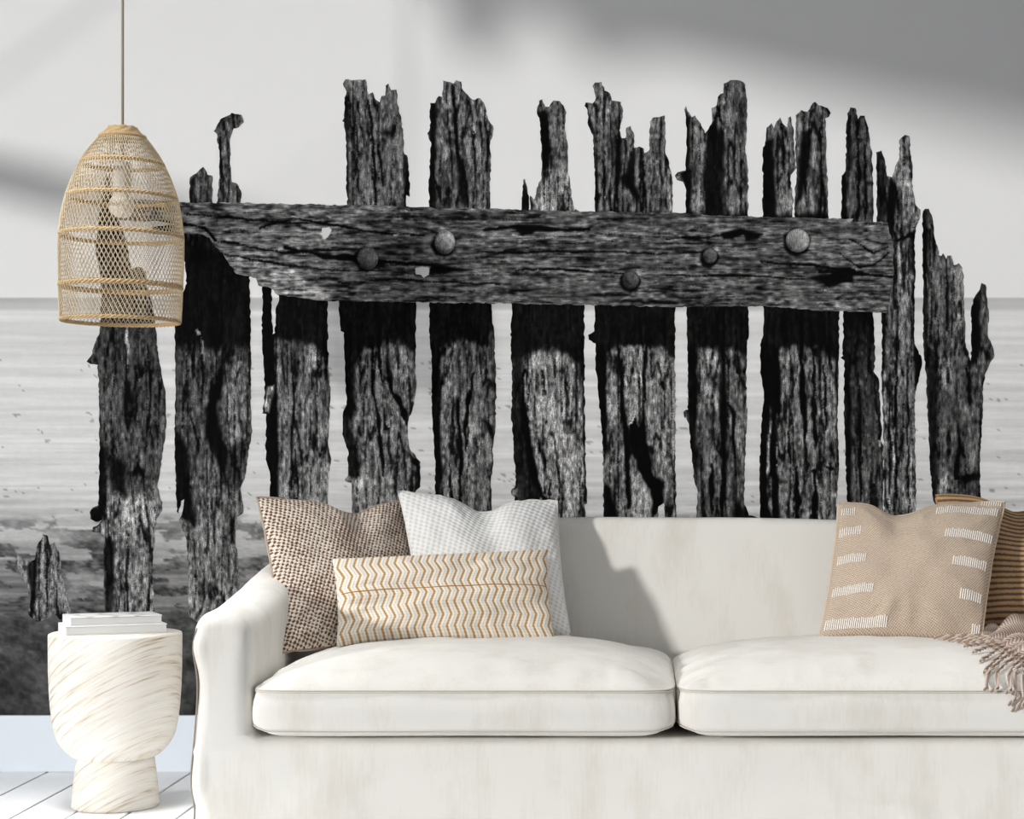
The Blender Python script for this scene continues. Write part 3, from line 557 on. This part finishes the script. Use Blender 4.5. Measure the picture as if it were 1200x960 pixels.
reg = np.where((reg % 2 == 1) & (cen[:, 1] > 5.2) & (cen[:, 2] > .655), 2, reg)
sofa_parts = {}
for r_, nm in ((0, 'base'), (1, 'arm'), (2, 'backrest'), (3, 'arm')):
    fs = [f for f, q in zip(faces, reg) if q == r_]; used = sorted({i for f in fs for i in f}); mp = {i: k for k, i in enumerate(used)}
    sofa_parts[r_] = mesh_obj(nm, co[used] - sofa_loc, [tuple(mp[i] for i in f) for f in fs], M_sofa, sofa, True)
bpy.data.meshes.remove(sm)
# wavy corner seam of the slipcover on the left arm
V, F = [], []
pts = []
for k in range(70):
    zz = 0.515 - 0.505 * k / 69; w = 0.006 * math.sin(zz * 34 + 2 * math.sin(zz * 11)); pts.append((SX0 + 0.003 - 0.010 * ((0.515 - zz) / .5) ** 2 - w * .9 - SXC, SY0 + 0.018 - sofa_loc[1], zz))
tube(V, F, pts, 0.0022, 5)
mesh_obj('corner_seam', V, F, plain('seam_thread', srgb(150, 140, 128), .95), sofa_parts[1], True)

# seat cushions
CUS = [(-0.899, 0.071), (0.077, 1.047)]
CY0, CY1 = 4.268, 5.10
def cushion_top(cx, hx, u, v):
    return 0.377 + 0.077 * ((1 - np.abs(u) ** 3.3) ** 0.75) * ((1 - np.abs(v) ** 3.6) ** 0.62)
def cushion_point(ci, u, v):     # u, v in -1..1 on the top
    x0, x1 = CUS[ci]; cx, hx = (x0 + x1) / 2, (x1 - x0) / 2; cy, hy = (CY0 + CY1) / 2, (CY1 - CY0) / 2
    z = cushion_top(cx, hx, u, v)
    k = 0.045   # rounded plan corners
    ru = 1 - k * np.abs(v) ** 14; rv = 1 - k * np.abs(u) ** 14
    return cx + hx * u * ru, cy + hy * v * rv, z
def seat_z(x, y):
    ci = 0 if x < 0.074 else 1; x0, x1 = CUS[ci]
    u = np.clip((x - (x0 + x1) / 2) / ((x1 - x0) / 2), -.999, .999); v = np.clip((y - (CY0 + CY1) / 2) / ((CY1 - CY0) / 2), -.999, .999)
    return float(cushion_top(0, 0, u, v))
def seam_ring(ci, z, grow=0.0, n=44):
    x0, x1 = CUS[ci]; pts = []
    g = np.linspace(-1, 1, n)
    loop = [(a, -1) for a in g[:-1]] + [(1, a) for a in g[:-1]] + [(a, 1) for a in g[::-1][:-1]] + [(-1, a) for a in g[::-1][:-1]]
    for u, v in loop:
        px, py, _ = cushion_point(ci, np.array(float(u)), np.array(float(v))); cx, cy = (x0 + x1) / 2, (CY0 + CY1) / 2
        d = Vector((px - cx, py - cy)); un = abs(px - cx) / ((x1 - x0) / 2); s = 1 + grow * (1 if un < .98 else .25) / max(d.length, .1)
        pts.append((cx + d.x * s, cy + d.y * s, z + (0.022 * float(sstep(.90, 1.0, un)) * (0.3 - z) / .03 if z < .3 else 0)))
    return pts
for ci in (0, 1):
    N = 90; g = np.sign(np.linspace(-1, 1, N)) * np.abs(np.linspace(-1, 1, N)) ** 0.8
    U, Vv = np.meshgrid(g, g); X, Y, Z = cushion_point(ci, U, Vv)
    rad = np.maximum(np.abs(U), np.abs(Vv))
    side = np.where(np.abs(U) > np.abs(Vv), Y * 26, X * 26); 
    wr = (fbm(side * .9, rad * 2.2, 81 + ci, 2) - .5) * sstep(.62, .9, rad) * (1 - sstep(.97, 1.0, rad)) * (.35 + .65 * sstep(.55, .95, np.abs(U)))
    Z = Z + 0.018 * wr + 0.011 * (fbm(X * 5, Y * 5, 85 + ci) - .5) * (1 - sstep(.8, 1, rad)) + .006 * (fbm(X * 13, Y * 9, 89 + ci) - .5) * (1 - sstep(.9, 1, rad))
    Vt = [(a, b, c) for a, b, c in zip(X.ravel(), Y.ravel(), Z.ravel())]; Ft = [(j * N + i, j * N + i + 1, (j + 1) * N + i + 1, (j + 1) * N + i) for j in range(N - 1) for i in range(N - 1)]
    ring = [j for j in range(N)] + [j * N + N - 1 for j in range(1, N)] + [(N - 1) * N + j for j in range(N - 2, -1, -1)] + [j * N for j in range(N - 2, 0, -1)]
    prev = ring; x0, x1 = CUS[ci]; cx, cy = (x0 + x1) / 2, (CY0 + CY1) / 2; m = len(ring)
    zs = [0.366, 0.35, 0.33, 0.31, 0.295, 0.283, 0.276, 0.2705]; gr = [.004, .009, .012, .012, .009, .004, -.006, -.03]
    for q, (zz, gg) in enumerate(zip(zs, gr)):
        cur = []
        for i in ring:
            p = Vector(Vt[i]); d = Vector((p.x - cx, p.y - cy)); L_ = d.length
            w = (float(vn(np.array([p.x * 7 + p.y * 7]), np.array([zz * 16.0]), 93 + ci)[0]) - .5) * .007
            un = abs(p.x - cx) / ((x1 - x0) / 2); cl = (1 + .0 * un)
            lift = 0.022 * sstep(.90, 1.0, un) * (zz < .3) * (0.3 - zz) / .03
            s = 1 + (gg * (1 if un < .98 else .25) + w) / max(L_, .1)
            cur.append(len(Vt)); Vt.append((cx + d.x * s, cy + d.y * s, zz + float(lift)))
        for i in range(m):
            j = (i + 1) % m; Ft.append((prev[j], prev[i], cur[i], cur[j]))
        prev = cur
    Ft.append(tuple(prev[::-1]))
    Vt = np.array(Vt) - sofa_loc
    cu = mesh_obj('seat_cushion', Vt, Ft, M_sofa, sofa, True)
    for zz, gg in ((0.3765, 0.0015), (0.3725, .0035), (0.2835, 0.008)):
        V, F = [], []; tube(V, F, [Vector(p) - Vector(sofa_loc) for p in seam_ring(ci, zz, gg)], 0.0016, 5, closed=True); mesh_obj('piping', V, F, M_seam, cu, True)

# ------------------------------------------------------------------ cushions on the sofa
def yarn(m, u, v, nu, nv):
    a = m.math('SINE', m.math('MULTIPLY', u, nu)); b = m.math('SINE', m.math('MULTIPLY', v, nv)); return a, b
def mat_basket():
    m = NT('brown_basket_weave', 0.95, 0.1); u, v, uv = m.uv(); W = 56
    nz = m.noise(uv, 34, 3); wob = m.math('MULTIPLY', m.math('SUBTRACT', nz, .5), 5.0)
    au = m.math('ADD', m.math('MULTIPLY', u, W * 3.1416), wob); av = m.math('ADD', m.math('MULTIPLY', v, W * 3.1416), wob)
    p = m.math('MULTIPLY', m.math('SINE', m.math('ADD', au, m.math('MULTIPLY', av, 0.5))), m.math('SINE', m.math('SUBTRACT', av, m.math('MULTIPLY', au, .35))))
    h = m.math('ADD', m.math('MULTIPLY', p, .5), .5)
    patch = m.math('ADD', h, m.math('MULTIPLY', m.math('SUBTRACT', m.noise(uv, 5, 2), .5), .5))
    m.color(m.ramp(patch, [(.24, srgb(100, 76, 62)), (.42, srgb(160, 134, 114)), (.56, srgb(226, 216, 203))])); m.bump(h, .7, .004); return m.m
def mat_white_knit():
    m = NT('white_waffle_knit', 0.95, 0.1); u, v, uv = m.uv(); W = 42
    p = m.math('MULTIPLY', m.math('SINE', m.math('MULTIPLY', m.math('ADD', u, m.math('MULTIPLY', v, .55)), W * 3.1416)), m.math('SINE', m.math('MULTIPLY', m.math('SUBTRACT', v, m.math('MULTIPLY', u, .3)), W * 3.1416)))
    h = m.math('ADD', m.math('MULTIPLY', p, .5), .5)
    m.color(m.ramp(h, [(.1, srgb(214, 213, 210)), (.6, srgb(238, 238, 237))])); m.bump(h, .5, .003); return m.m
def mat_zigzag():
    m = NT('mustard_zigzag_cloth', 0.95, 0.1); u, v, uv = m.uv()
    tri = m.math('PINGPONG', m.math('MULTIPLY', v, 4.0), .5)
    ph = m.math('ADD', m.math('MULTIPLY', u, 27.0), m.math('MULTIPLY', tri, 1.25))
    f = m.math('PINGPONG', ph, .5)
    dots = m.math('PINGPONG', m.math('MULTIPLY', v, 34.0), .5)
    f2 = m.math('ADD', f, m.math('MULTIPLY', m.math('SUBTRACT', dots, .25), .16)); f3 = m.math('ADD', f2, m.math('MULTIPLY', m.math('SUBTRACT', m.noise(uv, 7, 2), .5), .14))
    c = m.ramp(f3, [(.09, srgb(184, 142, 86)), (.20, srgb(236, 231, 222))])
    grey = m.math('PINGPONG', m.math('ADD', ph, .5), .5); c2 = m.mix(m.math('MULTIPLY', m.math('LESS_THAN', m.math('ADD', grey, m.math('MULTIPLY', dots, .2)), .13), .5), c, srgb(190, 178, 158))
    m.color(c2); m.bump(f2, .5, .003); return m.m
def mat_tan():
    m = NT('tan_woven_cloth', 0.95, 0.1); u, v, uv = m.uv()
    a = m.math('SINE', m.math('MULTIPLY', m.math('ADD', u, m.math('MULTIPLY', v, .3)), 330.0)); b = m.math('SINE', m.math('MULTIPLY', m.math('SUBTRACT', v, m.math('MULTIPLY', u, .2)), 360.0))
    h = m.math('ADD', m.math('MULTIPLY', m.math('MULTIPLY', a, b), .5), .5); k = m.math('ADD', m.math('MULTIPLY', h, .6), m.math('MULTIPLY', m.noise(uv, 70, 2), .4))
    m.color(m.ramp(k, [(.2, srgb(150, 131, 114)), (.5, srgb(187, 169, 151)), (.8, srgb(214, 200, 184))])); m.bump(h, .35, .002); return m.m
def mat_stripe():
    m = NT('ochre_brown_striped_cloth', 0.95, 0.1); u, v, uv = m.uv()
    f = m.math('PINGPONG', m.math('ADD', m.math('MULTIPLY', v, 25.0), m.math('MULTIPLY', m.noise(uv, 60, 2), .28)), .5)
    k = m.math('ADD', f, m.math('MULTIPLY', m.math('SUBTRACT', m.noise(uv, 160, 2), .5), .25))
    m.color(m.ramp(k, [(.15, srgb(104, 82, 74)), (.30, srgb(182, 151, 110))])); m.bump(f, .5, .003); return m.m

class Pillow:
    def __init__(s, c, thick, seed, dip=0.0, dipu=0.5, pinch=0.05, power=0.5, flip=0):
        s.bl, s.br, s.tr, s.tl = [Vector(p) for p in c]; s.T = thick; s.seed = seed; s.dip = dip; s.dipu = dipu; s.pinch = pinch; s.pw = power
        s.nrm = ((s.br - s.bl + s.tr - s.tl).cross(s.tl - s.bl + s.tr - s.br)).normalized()   # towards the room
        s.up = ((s.tl + s.tr) - (s.bl + s.br)).normalized(); s.loc = (s.bl + s.br) / 2
    def pt(s, u, v, side):   # u, v numpy arrays 0..1 ; side +1 front, -1 back
        a, b = 2 * u - 1, 2 * v - 1
        pu = .5 + .5 * a * (1 - s.pinch * (1 - b * b)); pv = .5 + .5 * b * (1 - s.pinch * .8 * (1 - a * a))
        P = [(1 - pu) * (1 - pv) * s.bl[k] + pu * (1 - pv) * s.br[k] + pu * pv * s.tr[k] + (1 - pu) * pv * s.tl[k] for k in range(3)]
        h = ((1 - a * a).clip(0) * (1 - b * b).clip(0)) ** s.pw
        h = h * (1 - .0 * a)
        g = np.exp(-((u - s.dipu) / .15) ** 2) * v ** 3
        h2 = h * (1 - .45 * np.exp(-((u - s.dipu) / .10) ** 2) * v ** 2.2 * (s.dip > 0))
        e = 4 * (1 - np.maximum(np.abs(a), np.abs(b)))
        ang = np.arctan2(b, a) * 5
        wr = (fbm(ang * 1.2 + s.seed, np.maximum(abs(a), abs(b)) * 3, s.seed, 2) - .5) * np.exp(-((e - .9) / .8) ** 2) * .016 + (fbm(u * 5, v * 5, s.seed + 3, 2) - .5) * .020 * h
        off = side * (s.T * h2 + wr * (e > 0.02) * np.minimum(e * 3, 1))
        return [P[k] + s.nrm[k] * off - s.up[k] * s.dip * g for k in range(3)]
    def build(s, name, mat, label, N=64):
        g = .5 - .5 * np.cos(np.pi * np.linspace(0, 1, N)); g = .5 * g + .5 * np.linspace(0, 1, N)
        U, W = np.meshgrid(g, g); Vt, Ft, UV = [], [], []
        for side in (1, -1):
            X, Y, Z = s.pt(U, W, side); b0 = len(Vt); Vt += list(zip(X.ravel() - s.loc.x, Y.ravel() - s.loc.y, Z.ravel() - s.loc.z)); UV += list(zip(U.ravel(), W.ravel()))
            for j in range(N - 1):
                for i in range(N - 1):
                    q = (b0 + j * N + i, b0 + j * N + i + 1, b0 + (j + 1) * N + i + 1, b0 + (j + 1) * N + i); Ft.append(q if side == 1 else q[::-1])
        root = empty(name, s.loc); tag(root, label, 'cushion')
        o = mesh_obj('cover', Vt, Ft, mat, root, True); ul = o.data.uv_layers.new(name='UVMap')
        idx = np.empty(len(o.data.loops), np.int32); o.data.loops.foreach_get('vertex_index', idx); ul.data.foreach_set('uv', np.array(UV)[idx].astype(np.float32).ravel())
        s.root, s.o = root, o
        return s
    def edge(s, mat, r, name='edge_piping', n=40):
        g = np.linspace(0, 1, n); lo = [(a, 0) for a in g[:-1]] + [(1, a) for a in g[:-1]] + [(a, 1) for a in g[::-1][:-1]] + [(0, a) for a in g[::-1][:-1]]
        u = np.array([p[0] for p in lo]); v = np.array([p[1] for p in lo]); X, Y, Z = s.pt(u, v, 1); V, F = [], []
        wob = (vn(np.arange(len(lo)) / 1.7, np.zeros(len(lo)), s.seed + 50) - .5) * r * 1.3
        tube(V, F, [(a - s.loc.x, b - s.loc.y + w, c - s.loc.z + w) for a, b, c, w in zip(X, Y, Z, wob)], r, 6, closed=True); mesh_obj(name, V, F, mat, s.root, True); return s

p_brown = Pillow([at(329, 765, 4.70), at(500, 756, 5.00), at(482, 588, 5.10), at(301, 583, 4.95)], .068, 11, .035, .60, .05).build('scatter_cushion', mat_basket(), 'brown and cream basket-weave square cushion leaning on the left sofa arm')
p_brown.edge(plain('brown_edge', srgb(172, 156, 142), .95), .0035)
p_white = Pillow([at(494, 752, 4.92), at(668, 745, 4.95), at(653, 587, 5.10), at(467, 576, 5.04)], .062, 23, .042, .52, .045).build('scatter_cushion', mat_white_knit(), 'white textured square cushion behind the zigzag lumbar cushion')
p_white.edge(plain('white_edge', srgb(226, 224, 220), .95), .003)
p_zig = Pillow([at(394, 758, 4.73), at(650, 749, 4.84), at(642, 644, 4.95), at(389, 655, 4.80)], .055, 37, .0, .5, .03, .45).build('lumbar_cushion', mat_zigzag(), 'long cream lumbar cushion with mustard zigzag stripes')
# centre seam of the lumbar cushion
V, F = [], []; u = np.linspace(.02, .985, 50); X, Y, Z = p_zig.pt(u, np.full(50, .56), 1)
tube(V, F, [(a - p_zig.loc.x, b - p_zig.loc.y, c - p_zig.loc.z) for a, b, c in zip(X, Y, Z)], .0014, 5); tag(mesh_obj('centre_seam', V, F, plain('mustard_thread', srgb(176, 128, 66), .9), p_zig.root, True), 'mustard centre seam')
p_tan = Pillow([at(960, 747, 4.80), at(1150, 752, 4.77), at(1178, 588, 4.96), at(983, 589, 5.02)], .070, 41, .040, .38, .035).build('scatter_cushion', mat_tan(), 'tan woven square cushion with white stitched bands')
p_tan.edge(plain('tan_edge', srgb(205, 186, 164), .95), .0032)
M_thread = plain('white_thread', srgb(244, 241, 235), .95)
for u0, u1, v0 in ((.02, .11, .875), (.02, .16, .70), (.03, .215, .485), (.03, .29, .255), (.02, .41, .035), (.60, .975, .865), (.68, .975, .66), (.755, .97, .455), (.83, .97, .235), (.93, .985, .03), (.86, .985, .955)):
    V, F = [], []; n_ = max(3, int((u1 - u0) * 78)); hh = .062 if v0 < .9 else .035
    for k in range(n_):
        uu = u0 + (u1 - u0) * (k + .5) / n_; vv = np.linspace(v0, v0 + hh * random.uniform(.92, 1.08), 4)
        X, Y, Z = p_tan.pt(np.full(4, uu), vv, 1); q = [Vector((a, b, c)) + p_tan.nrm * .0012 - p_tan.loc for a, b, c in zip(X, Y, Z)]
        tube(V, F, q, .00165, 4)
    mesh_obj('stitch_band', V, F, M_thread, p_tan.root)
p_str = Pillow([at(1105, 752, 4.94), at(1325, 752, 4.93), at(1330, 572, 5.08), at(1096, 580, 5.06)], .055, 53, .05, .42, .06).build('scatter_cushion', mat_stripe(), 'ochre and dark brown striped cushion behind the tan one')
p_str.edge(plain('stripe_edge', srgb(170, 135, 100), .95), .003)

# ------------------------------------------------------------------ knitted throw
def mat_throw():
    m = NT('taupe_knit', 0.97, 0.1); u, v, uv = m.uv()
    hb = m.math('PINGPONG', m.math('MULTIPLY', u, 13.0), .5)
    s_ = m.math('SINE', m.math('ADD', m.math('MULTIPLY', v, 210.0), m.math('MULTIPLY', hb, 14.0))); h = m.math('ADD', m.math('MULTIPLY', s_, .35), m.math('MULTIPLY', hb, 1.2))
    m.color(m.ramp(h, [(.0, srgb(146, 126, 114)), (.45, srgb(193, 176, 163)), (.9, srgb(223, 209, 197))])); m.bump(h, .8, .005); return m.m
M_throw = mat_throw()
throw = tag(empty('throw_blanket', (1.02, 4.62, 0.44)), 'taupe knitted throw with twisted fringe on the right seat cushion', 'blanket')
TL = Vector((1.02, 4.62, 0.44))
edge_px = [(1146, 747, 4.82), (1153, 755, 4.73), (1160, 765, 4.63), (1168, 775, 4.52), (1181, 784, 4.42), (1200, 791, 4.345), (1222, 800, 4.27)]
E3 = [at(*p) for p in edge_px]
def edge_at(s):
    q = s * (len(E3) - 1); i = min(int(q), len(E3) - 2); return E3[i].lerp(E3[i + 1], q - i)
NS, NTt = 60, 46
U, W, Vt, UV = [], [], [], []
far0, far1 = Vector((1.02, 5.02, .50)), Vector((1.30, 4.40, .44))
for i in range(NS):
    s = i / (NS - 1); e = edge_at(s)
    fa = far0.lerp(far1, s)
    for j in range(NTt):
        t = j / (NTt - 1); p = e.lerp(fa, t)
        base = max(seat_z(p.x, p.y) if p.x < 1.04 else .40 + .0 * t, 0.30)
        if p.y < CY0 + .02: base = min(base, e.z)
        fold = .016 + .040 * sstep(0.0, .5, t) * (0.5 + .5 * math.sin(s * 15 - t * 3.0 + .8)) + .014 * math.sin(s * 31 + t * 7) * sstep(0, .3, t) + .045 * t * t
        z = base * sstep(0, .2, t) + e.z * (1 - sstep(0, .2, t)) + fold
        Vt.append((p.x, p.y, z)); UV.append((s, t))
Vt = np.array(Vt) - np.array(TL); Ft = [(i * NTt + j, (i + 1) * NTt + j, (i + 1) * NTt + j + 1, i * NTt + j + 1) for i in range(NS - 1) for j in range(NTt - 1)]
o = mesh_obj('knitted_cloth', Vt, Ft, M_throw, throw, True); ul = o.data.uv_layers.new(name='UVMap')
idx = np.empty(len(o.data.loops), np.int32); o.data.loops.foreach_get('vertex_index', idx); ul.data.foreach_set('uv', np.array(UV)[idx].astype(np.float32).ravel())
so = o.modifiers.new('thickness', 'SOLIDIFY'); so.thickness = .008; so.offset = 1
M_fr1 = plain('fringe_yarn', srgb(205, 190, 178), .97); M_fr2 = plain('fringe_yarn_dark', srgb(160, 138, 122), .97)
dirs = [(-56, 2), (-54, 6), (-42, 9), (-32, 12), (-25, 24), (-18, 36), (-11, 38)]
ntas = 19
for k in range(ntas):
    s = (k + .5) / ntas; e = edge_at(s); q = s * (len(dirs) - 1); i = min(int(q), len(dirs) - 2); f = q - i
    dx, dy = dirs[i][0] * (1 - f) + dirs[i + 1][0] * f, dirs[i][1] * (1 - f) + dirs[i + 1][1] * f
    dx += random.uniform(-5, 5); dy += random.uniform(-3, 3); le = random.uniform(.82, 1.12)
    epx = (PX + e.x * FOC / e.y, PY - (e.z - CAM_Z) * FOC / e.y); Dt = e.y - .02 + (4.25 - e.y + .02) * float(sstep(.38, .72, s))
    tip = at(epx[0] + dx * le, epx[1] + dy * le, max(Dt, 4.245)); pts = []
    for j in range(15):
        t = j / 14; p = (e + Vector((.012, 0, .012))).lerp(tip, t)
        gz = seat_z(p.x, p.y) + .005
        if p.y > CY0 + .015: p.z = max(p.z, gz + .003 + .012 * (1 - t))
        else: p.y = min(p.y, CY0 - .018)
        p.x += .004 * math.sin(t * 6 + k); pts.append(p)
    roots = []
    V, F, V2, F2 = [], [], [], []
    for ph, (VV, FF) in ((0, (V, F)), (math.pi, (V2, F2))):
        fine = []
        for j in range(43):
            tt = j / 42 * 14; i0 = min(int(tt), 13); p = pts[i0].lerp(pts[i0 + 1], tt - i0); an = j * .62 + ph
            fine.append(p + Vector((.0024 * math.cos(an), .0012 * math.cos(an), .0024 * math.sin(an))) - TL)
        tube(VV, FF, fine, .0028, 5)
    b = len(V); nf1 = len(F); V += V2; F += [tuple(i + b for i in f_) for f_ in F2]
    ob = mesh_obj('tassel', V, F, M_fr1, throw, True); ob.data.materials.append(M_fr2)
    ob.data.polygons.foreach_set('material_index', [0] * nf1 + [1] * (len(ob.data.polygons) - nf1))

# ------------------------------------------------------------------ side table and books
def mat_wood():
    m = NT('whitewashed_wood', 0.7, 0.25)
    v = m.mapped('Object', (1, 1, 1), (0.25, 0.50, 0.2)); 
    mp = m.n('ShaderNodeMapping'); mp.inputs['Scale'].default_value = (4, 4, 95); m.t.links.new(v, mp.inputs['Vector'])
    g = m.noise(mp.outputs[0], 1.3, 5, .62)
    mp2 = m.n('ShaderNodeMapping'); mp2.inputs['Scale'].default_value = (7, 7, 300); m.t.links.new(v, mp2.inputs['Vector']); g2 = m.noise(mp2.outputs[0], 1.2, 3, .6)
    big = m.noise(v, 7, 2); k = m.math('ADD', m.math('MULTIPLY', g, .62), m.math('ADD', m.math('MULTIPLY', g2, .26), m.math('MULTIPLY', big, .12)))
    m.color(m.ramp(k, [(.36, srgb(164, 142, 116)), (.41, srgb(200, 188, 170)), (.475, srgb(221, 215, 206)), (.66, srgb(233, 230, 226))])); m.bump(k, .35, .003); return m.m
M_wood = mat_wood()
TD = 4.92; TS = FOC / TD
tx = (135.5 - PX) / TS
table = tag(empty('side_table', (tx, TD, 0)), 'round whitewashed wooden pedestal side table left of the sofa', 'table')
zpx = lambda y: CAM_Z - (y - PY) / TS
Ht = zpx(741.0)
prof = [(42, .127), (50, .136), (56, .147), (61, .160), (65.5, .176), (69, .197), (71.5, .225), (73.5, .26), (75, .31), (75.8, .36), (76, Ht - .006), (75.4, Ht - .002), (73.5, Ht)]
lathe('table_bowl', [(r / TS, z) for r, z in prof], M_wood, table)
lathe('pedestal', [(a / TS, b) for a, b in ((48.5, .0), (50.2, .004), (50, .012), (47.5, .07), (45, .115), (43.5, .14))], M_wood, table)
M_cover = plain('white_book_cover', srgb(236, 236, 235), .5); M_pages = plain('book_pages', srgb(214, 214, 213), .9)
def cover_print():
    m = NT('printed_book_cover', .45, .3); v = m.mapped('Object', (1, 1, 1)); f = m.noise(v, 14, 3)
    w = m.n('ShaderNodeTexWave', Scale=4.5, Distortion=7, Detail=2); m.t.links.new(m.mapped('Object', (1, 2.4, 1)), w.inputs['Vector'])
    c = m.ramp(w.outputs['Fac'], [(.0, srgb(238, 238, 237)), (.72, srgb(236, 237, 237)), (.9, srgb(212, 218, 219)), (.985, srgb(206, 190, 170))]); m.color(c); return m.m
M_cov2 = cover_print()
def book(corner, w, d, h, rot, label, top):
    r = tag(empty('book', corner, (0, 0, rot)), label, 'book', 'books on the side table')
    bm_obj('page_block', box_bm(.003, w - .004, .003, d - .002, .002, h - .002), M_pages, r)
    bm_obj('front_cover', box_bm(0, w, 0, d, h - .0025, h, .0008, 1), top, r); bm_obj('back_cover', box_bm(0, w, 0, d, 0, .0025, .0008, 1), M_cover, r)
    bm_obj('spine', box_bm(-.0005, .003, 0, d, 0, h, .0008, 1), M_cover, r); bm_obj('page_edge', box_bm(.003, w - .002, -.0002, .004, .003, h - .003), M_pages, r)
    return r
rot = math.radians(24)
q1 = at(77, 745.5, 4.80); book((q1.x, 4.80, Ht + .0006), .255, .155, .0235, rot, 'lower of two white books stacked on the side table', M_cover)
q2 = at(82.5, 734, 4.812); book((q2.x, 4.812, Ht + .0244), .232, .140, .022, math.radians(25), 'upper of two white books, with faint strokes on its cover', M_cov2)

# ------------------------------------------------------------------ woven pendant lamp
def straw(name, a, b, s=60):
    m = NT(name, .75, .25); f = m.noise(m.mapped('Object', (1, 1, 2)), s, 3); m.color(m.mix(f, a, b)); m.bump(f, .2, .002); return m.m
M_straw = straw('straw_strand', srgb(206, 185, 152), srgb(232, 217, 190)); M_rope = straw('straw_rope', srgb(180, 148, 104), srgb(216, 190, 148), 90)
LD = 4.90; LS = FOC / LD
lx = (141.3 - PX) / LS; lz = lambda y: CAM_Z - (y - PY) / LS
lamp_top = lz(151)
lamp = tag(empty('pendant_lamp', (lx, LD, lz(378)), (0, math.radians(0.6), 0)), 'bell-shaped woven straw pendant lamp hanging over the side table', 'lamp')
PRF = [(151, 16.5), (155, 20), (160, 26), (166, 31), (174, 37), (182, 42.5), (190, 47), (200, 52), (212, 57), (231, 63.5), (250, 67.5), (277, 71), (300, 71), (335, 70), (355, 69.5), (376, 68.5)]
zoff = lz(378)
def lr(t):   # t 0 top .. 1 bottom -> radius, height (lamp frame)
    y = 151 + 225 * t; return float(np.interp(y, [p[0] for p in PRF], [p[1] for p in PRF])) / LS, lz(y) - zoff
V, F = [], []
NSTR = 84; seg = 44
t0 = (163 - 151) / 225
for d in (1, -1):
    for k in range(NSTR):
        pts = []
        for j in range(seg + 1):
            t = t0 + (1 - t0) * j / seg; r, z = lr(t); an = 2 * math.pi * k / NSTR + d * 1.55 * (t - t0) / (1 - t0) + .018 * d * math.sin(j * math.pi)
            r += .0011 * d; pts.append((r * math.cos(an), r * math.sin(an), z))
        tube(V, F, pts, .00105, 3, cap=False)
tag(mesh_obj('woven_mesh', V, F, M_straw, lamp, True), kind='stuff')
def hoop(y, rr, n=3, th=.0028, sq=1.0):
    r, z = lr((y - 151) / 225); V, F = [], []
    for s in range(n):
        pts = []
        for j in range(132):
            a = 2 * math.pi * j / 132; ph = a * 22 + 2 * math.pi * s / n; q = r - .0025 + rr * math.cos(ph) * .6; pts.append((q * math.cos(a), q * math.sin(a), z + rr * sq * math.sin(ph)))
        tube(V, F, pts, th, 5, closed=True)
    return mesh_obj('hoop', V, F, M_rope, lamp, True)
hoop(161, .0036); hoop(192, .0034); hoop(232, .0032); hoop(277, .0034); hoop(336, .0048, 3, .0034); hoop(376, .0036)
# cap: tightly wound straw
V, F = [], []
for j in range(9):
    y = 150 + j * 1.35; r = (16 + 10.5 * (j / 8) ** 1.2) / LS; z = lz(y) - zoff; tube(V, F, [(r * math.cos(a) , r * math.sin(a), z + .0012 * math.sin(a * 9 + j)) for a in np.linspace(0, 2 * math.pi, 49)[:-1]], .0022, 5, closed=True)
tube(V, F, [(0, 0, lz(149.5) - zoff), (0, 0, lz(152) - zoff)], [15.5 / LS, 16.5 / LS], 32)
mesh_obj('cap', V, F, M_rope, lamp, True)
M_cord = plain('beige_cord', srgb(178, 168, 154), .8); M_sock = plain('white_socket', srgb(222, 220, 216), .5)
V, F = [], []; tube(V, F, [(0, 0, lz(192) - zoff), (0, 0, lz(149) - zoff)], .0036, 8); tube(V, F, [(0, 0, lz(150) - zoff), (math.tan(math.radians(-0.6)) * (CEIL - lz(150)), 0, CEIL - .02 - zoff)], .0036, 8)
mesh_obj('cord', V, F, M_cord, lamp, True)
lathe('ceiling_rose', [(.05, -.022), (.05, -.004), (.046, 0)], M_cord, lamp, 32, loc=(math.tan(math.radians(-0.6)) * (CEIL - lz(150)), 0, CEIL - zoff - .001))
lathe('bulb_socket', [(.0225, lz(222) - zoff), (.0232, lz(220) - zoff), (.0232, lz(193) - zoff), (.020, lz(190) - zoff), (.006, lz(189) - zoff)], M_sock, lamp, 32)
bz = lz(241) - zoff; R = .033
lathe('bulb', [(R * math.sin(a) + .0004, bz - R * math.cos(a)) for a in np.linspace(0.02, 2.5, 16)] + [(.014, lz(223) - zoff)], plain('frosted_bulb', srgb(240, 234, 222), .2, .5), lamp, 32)
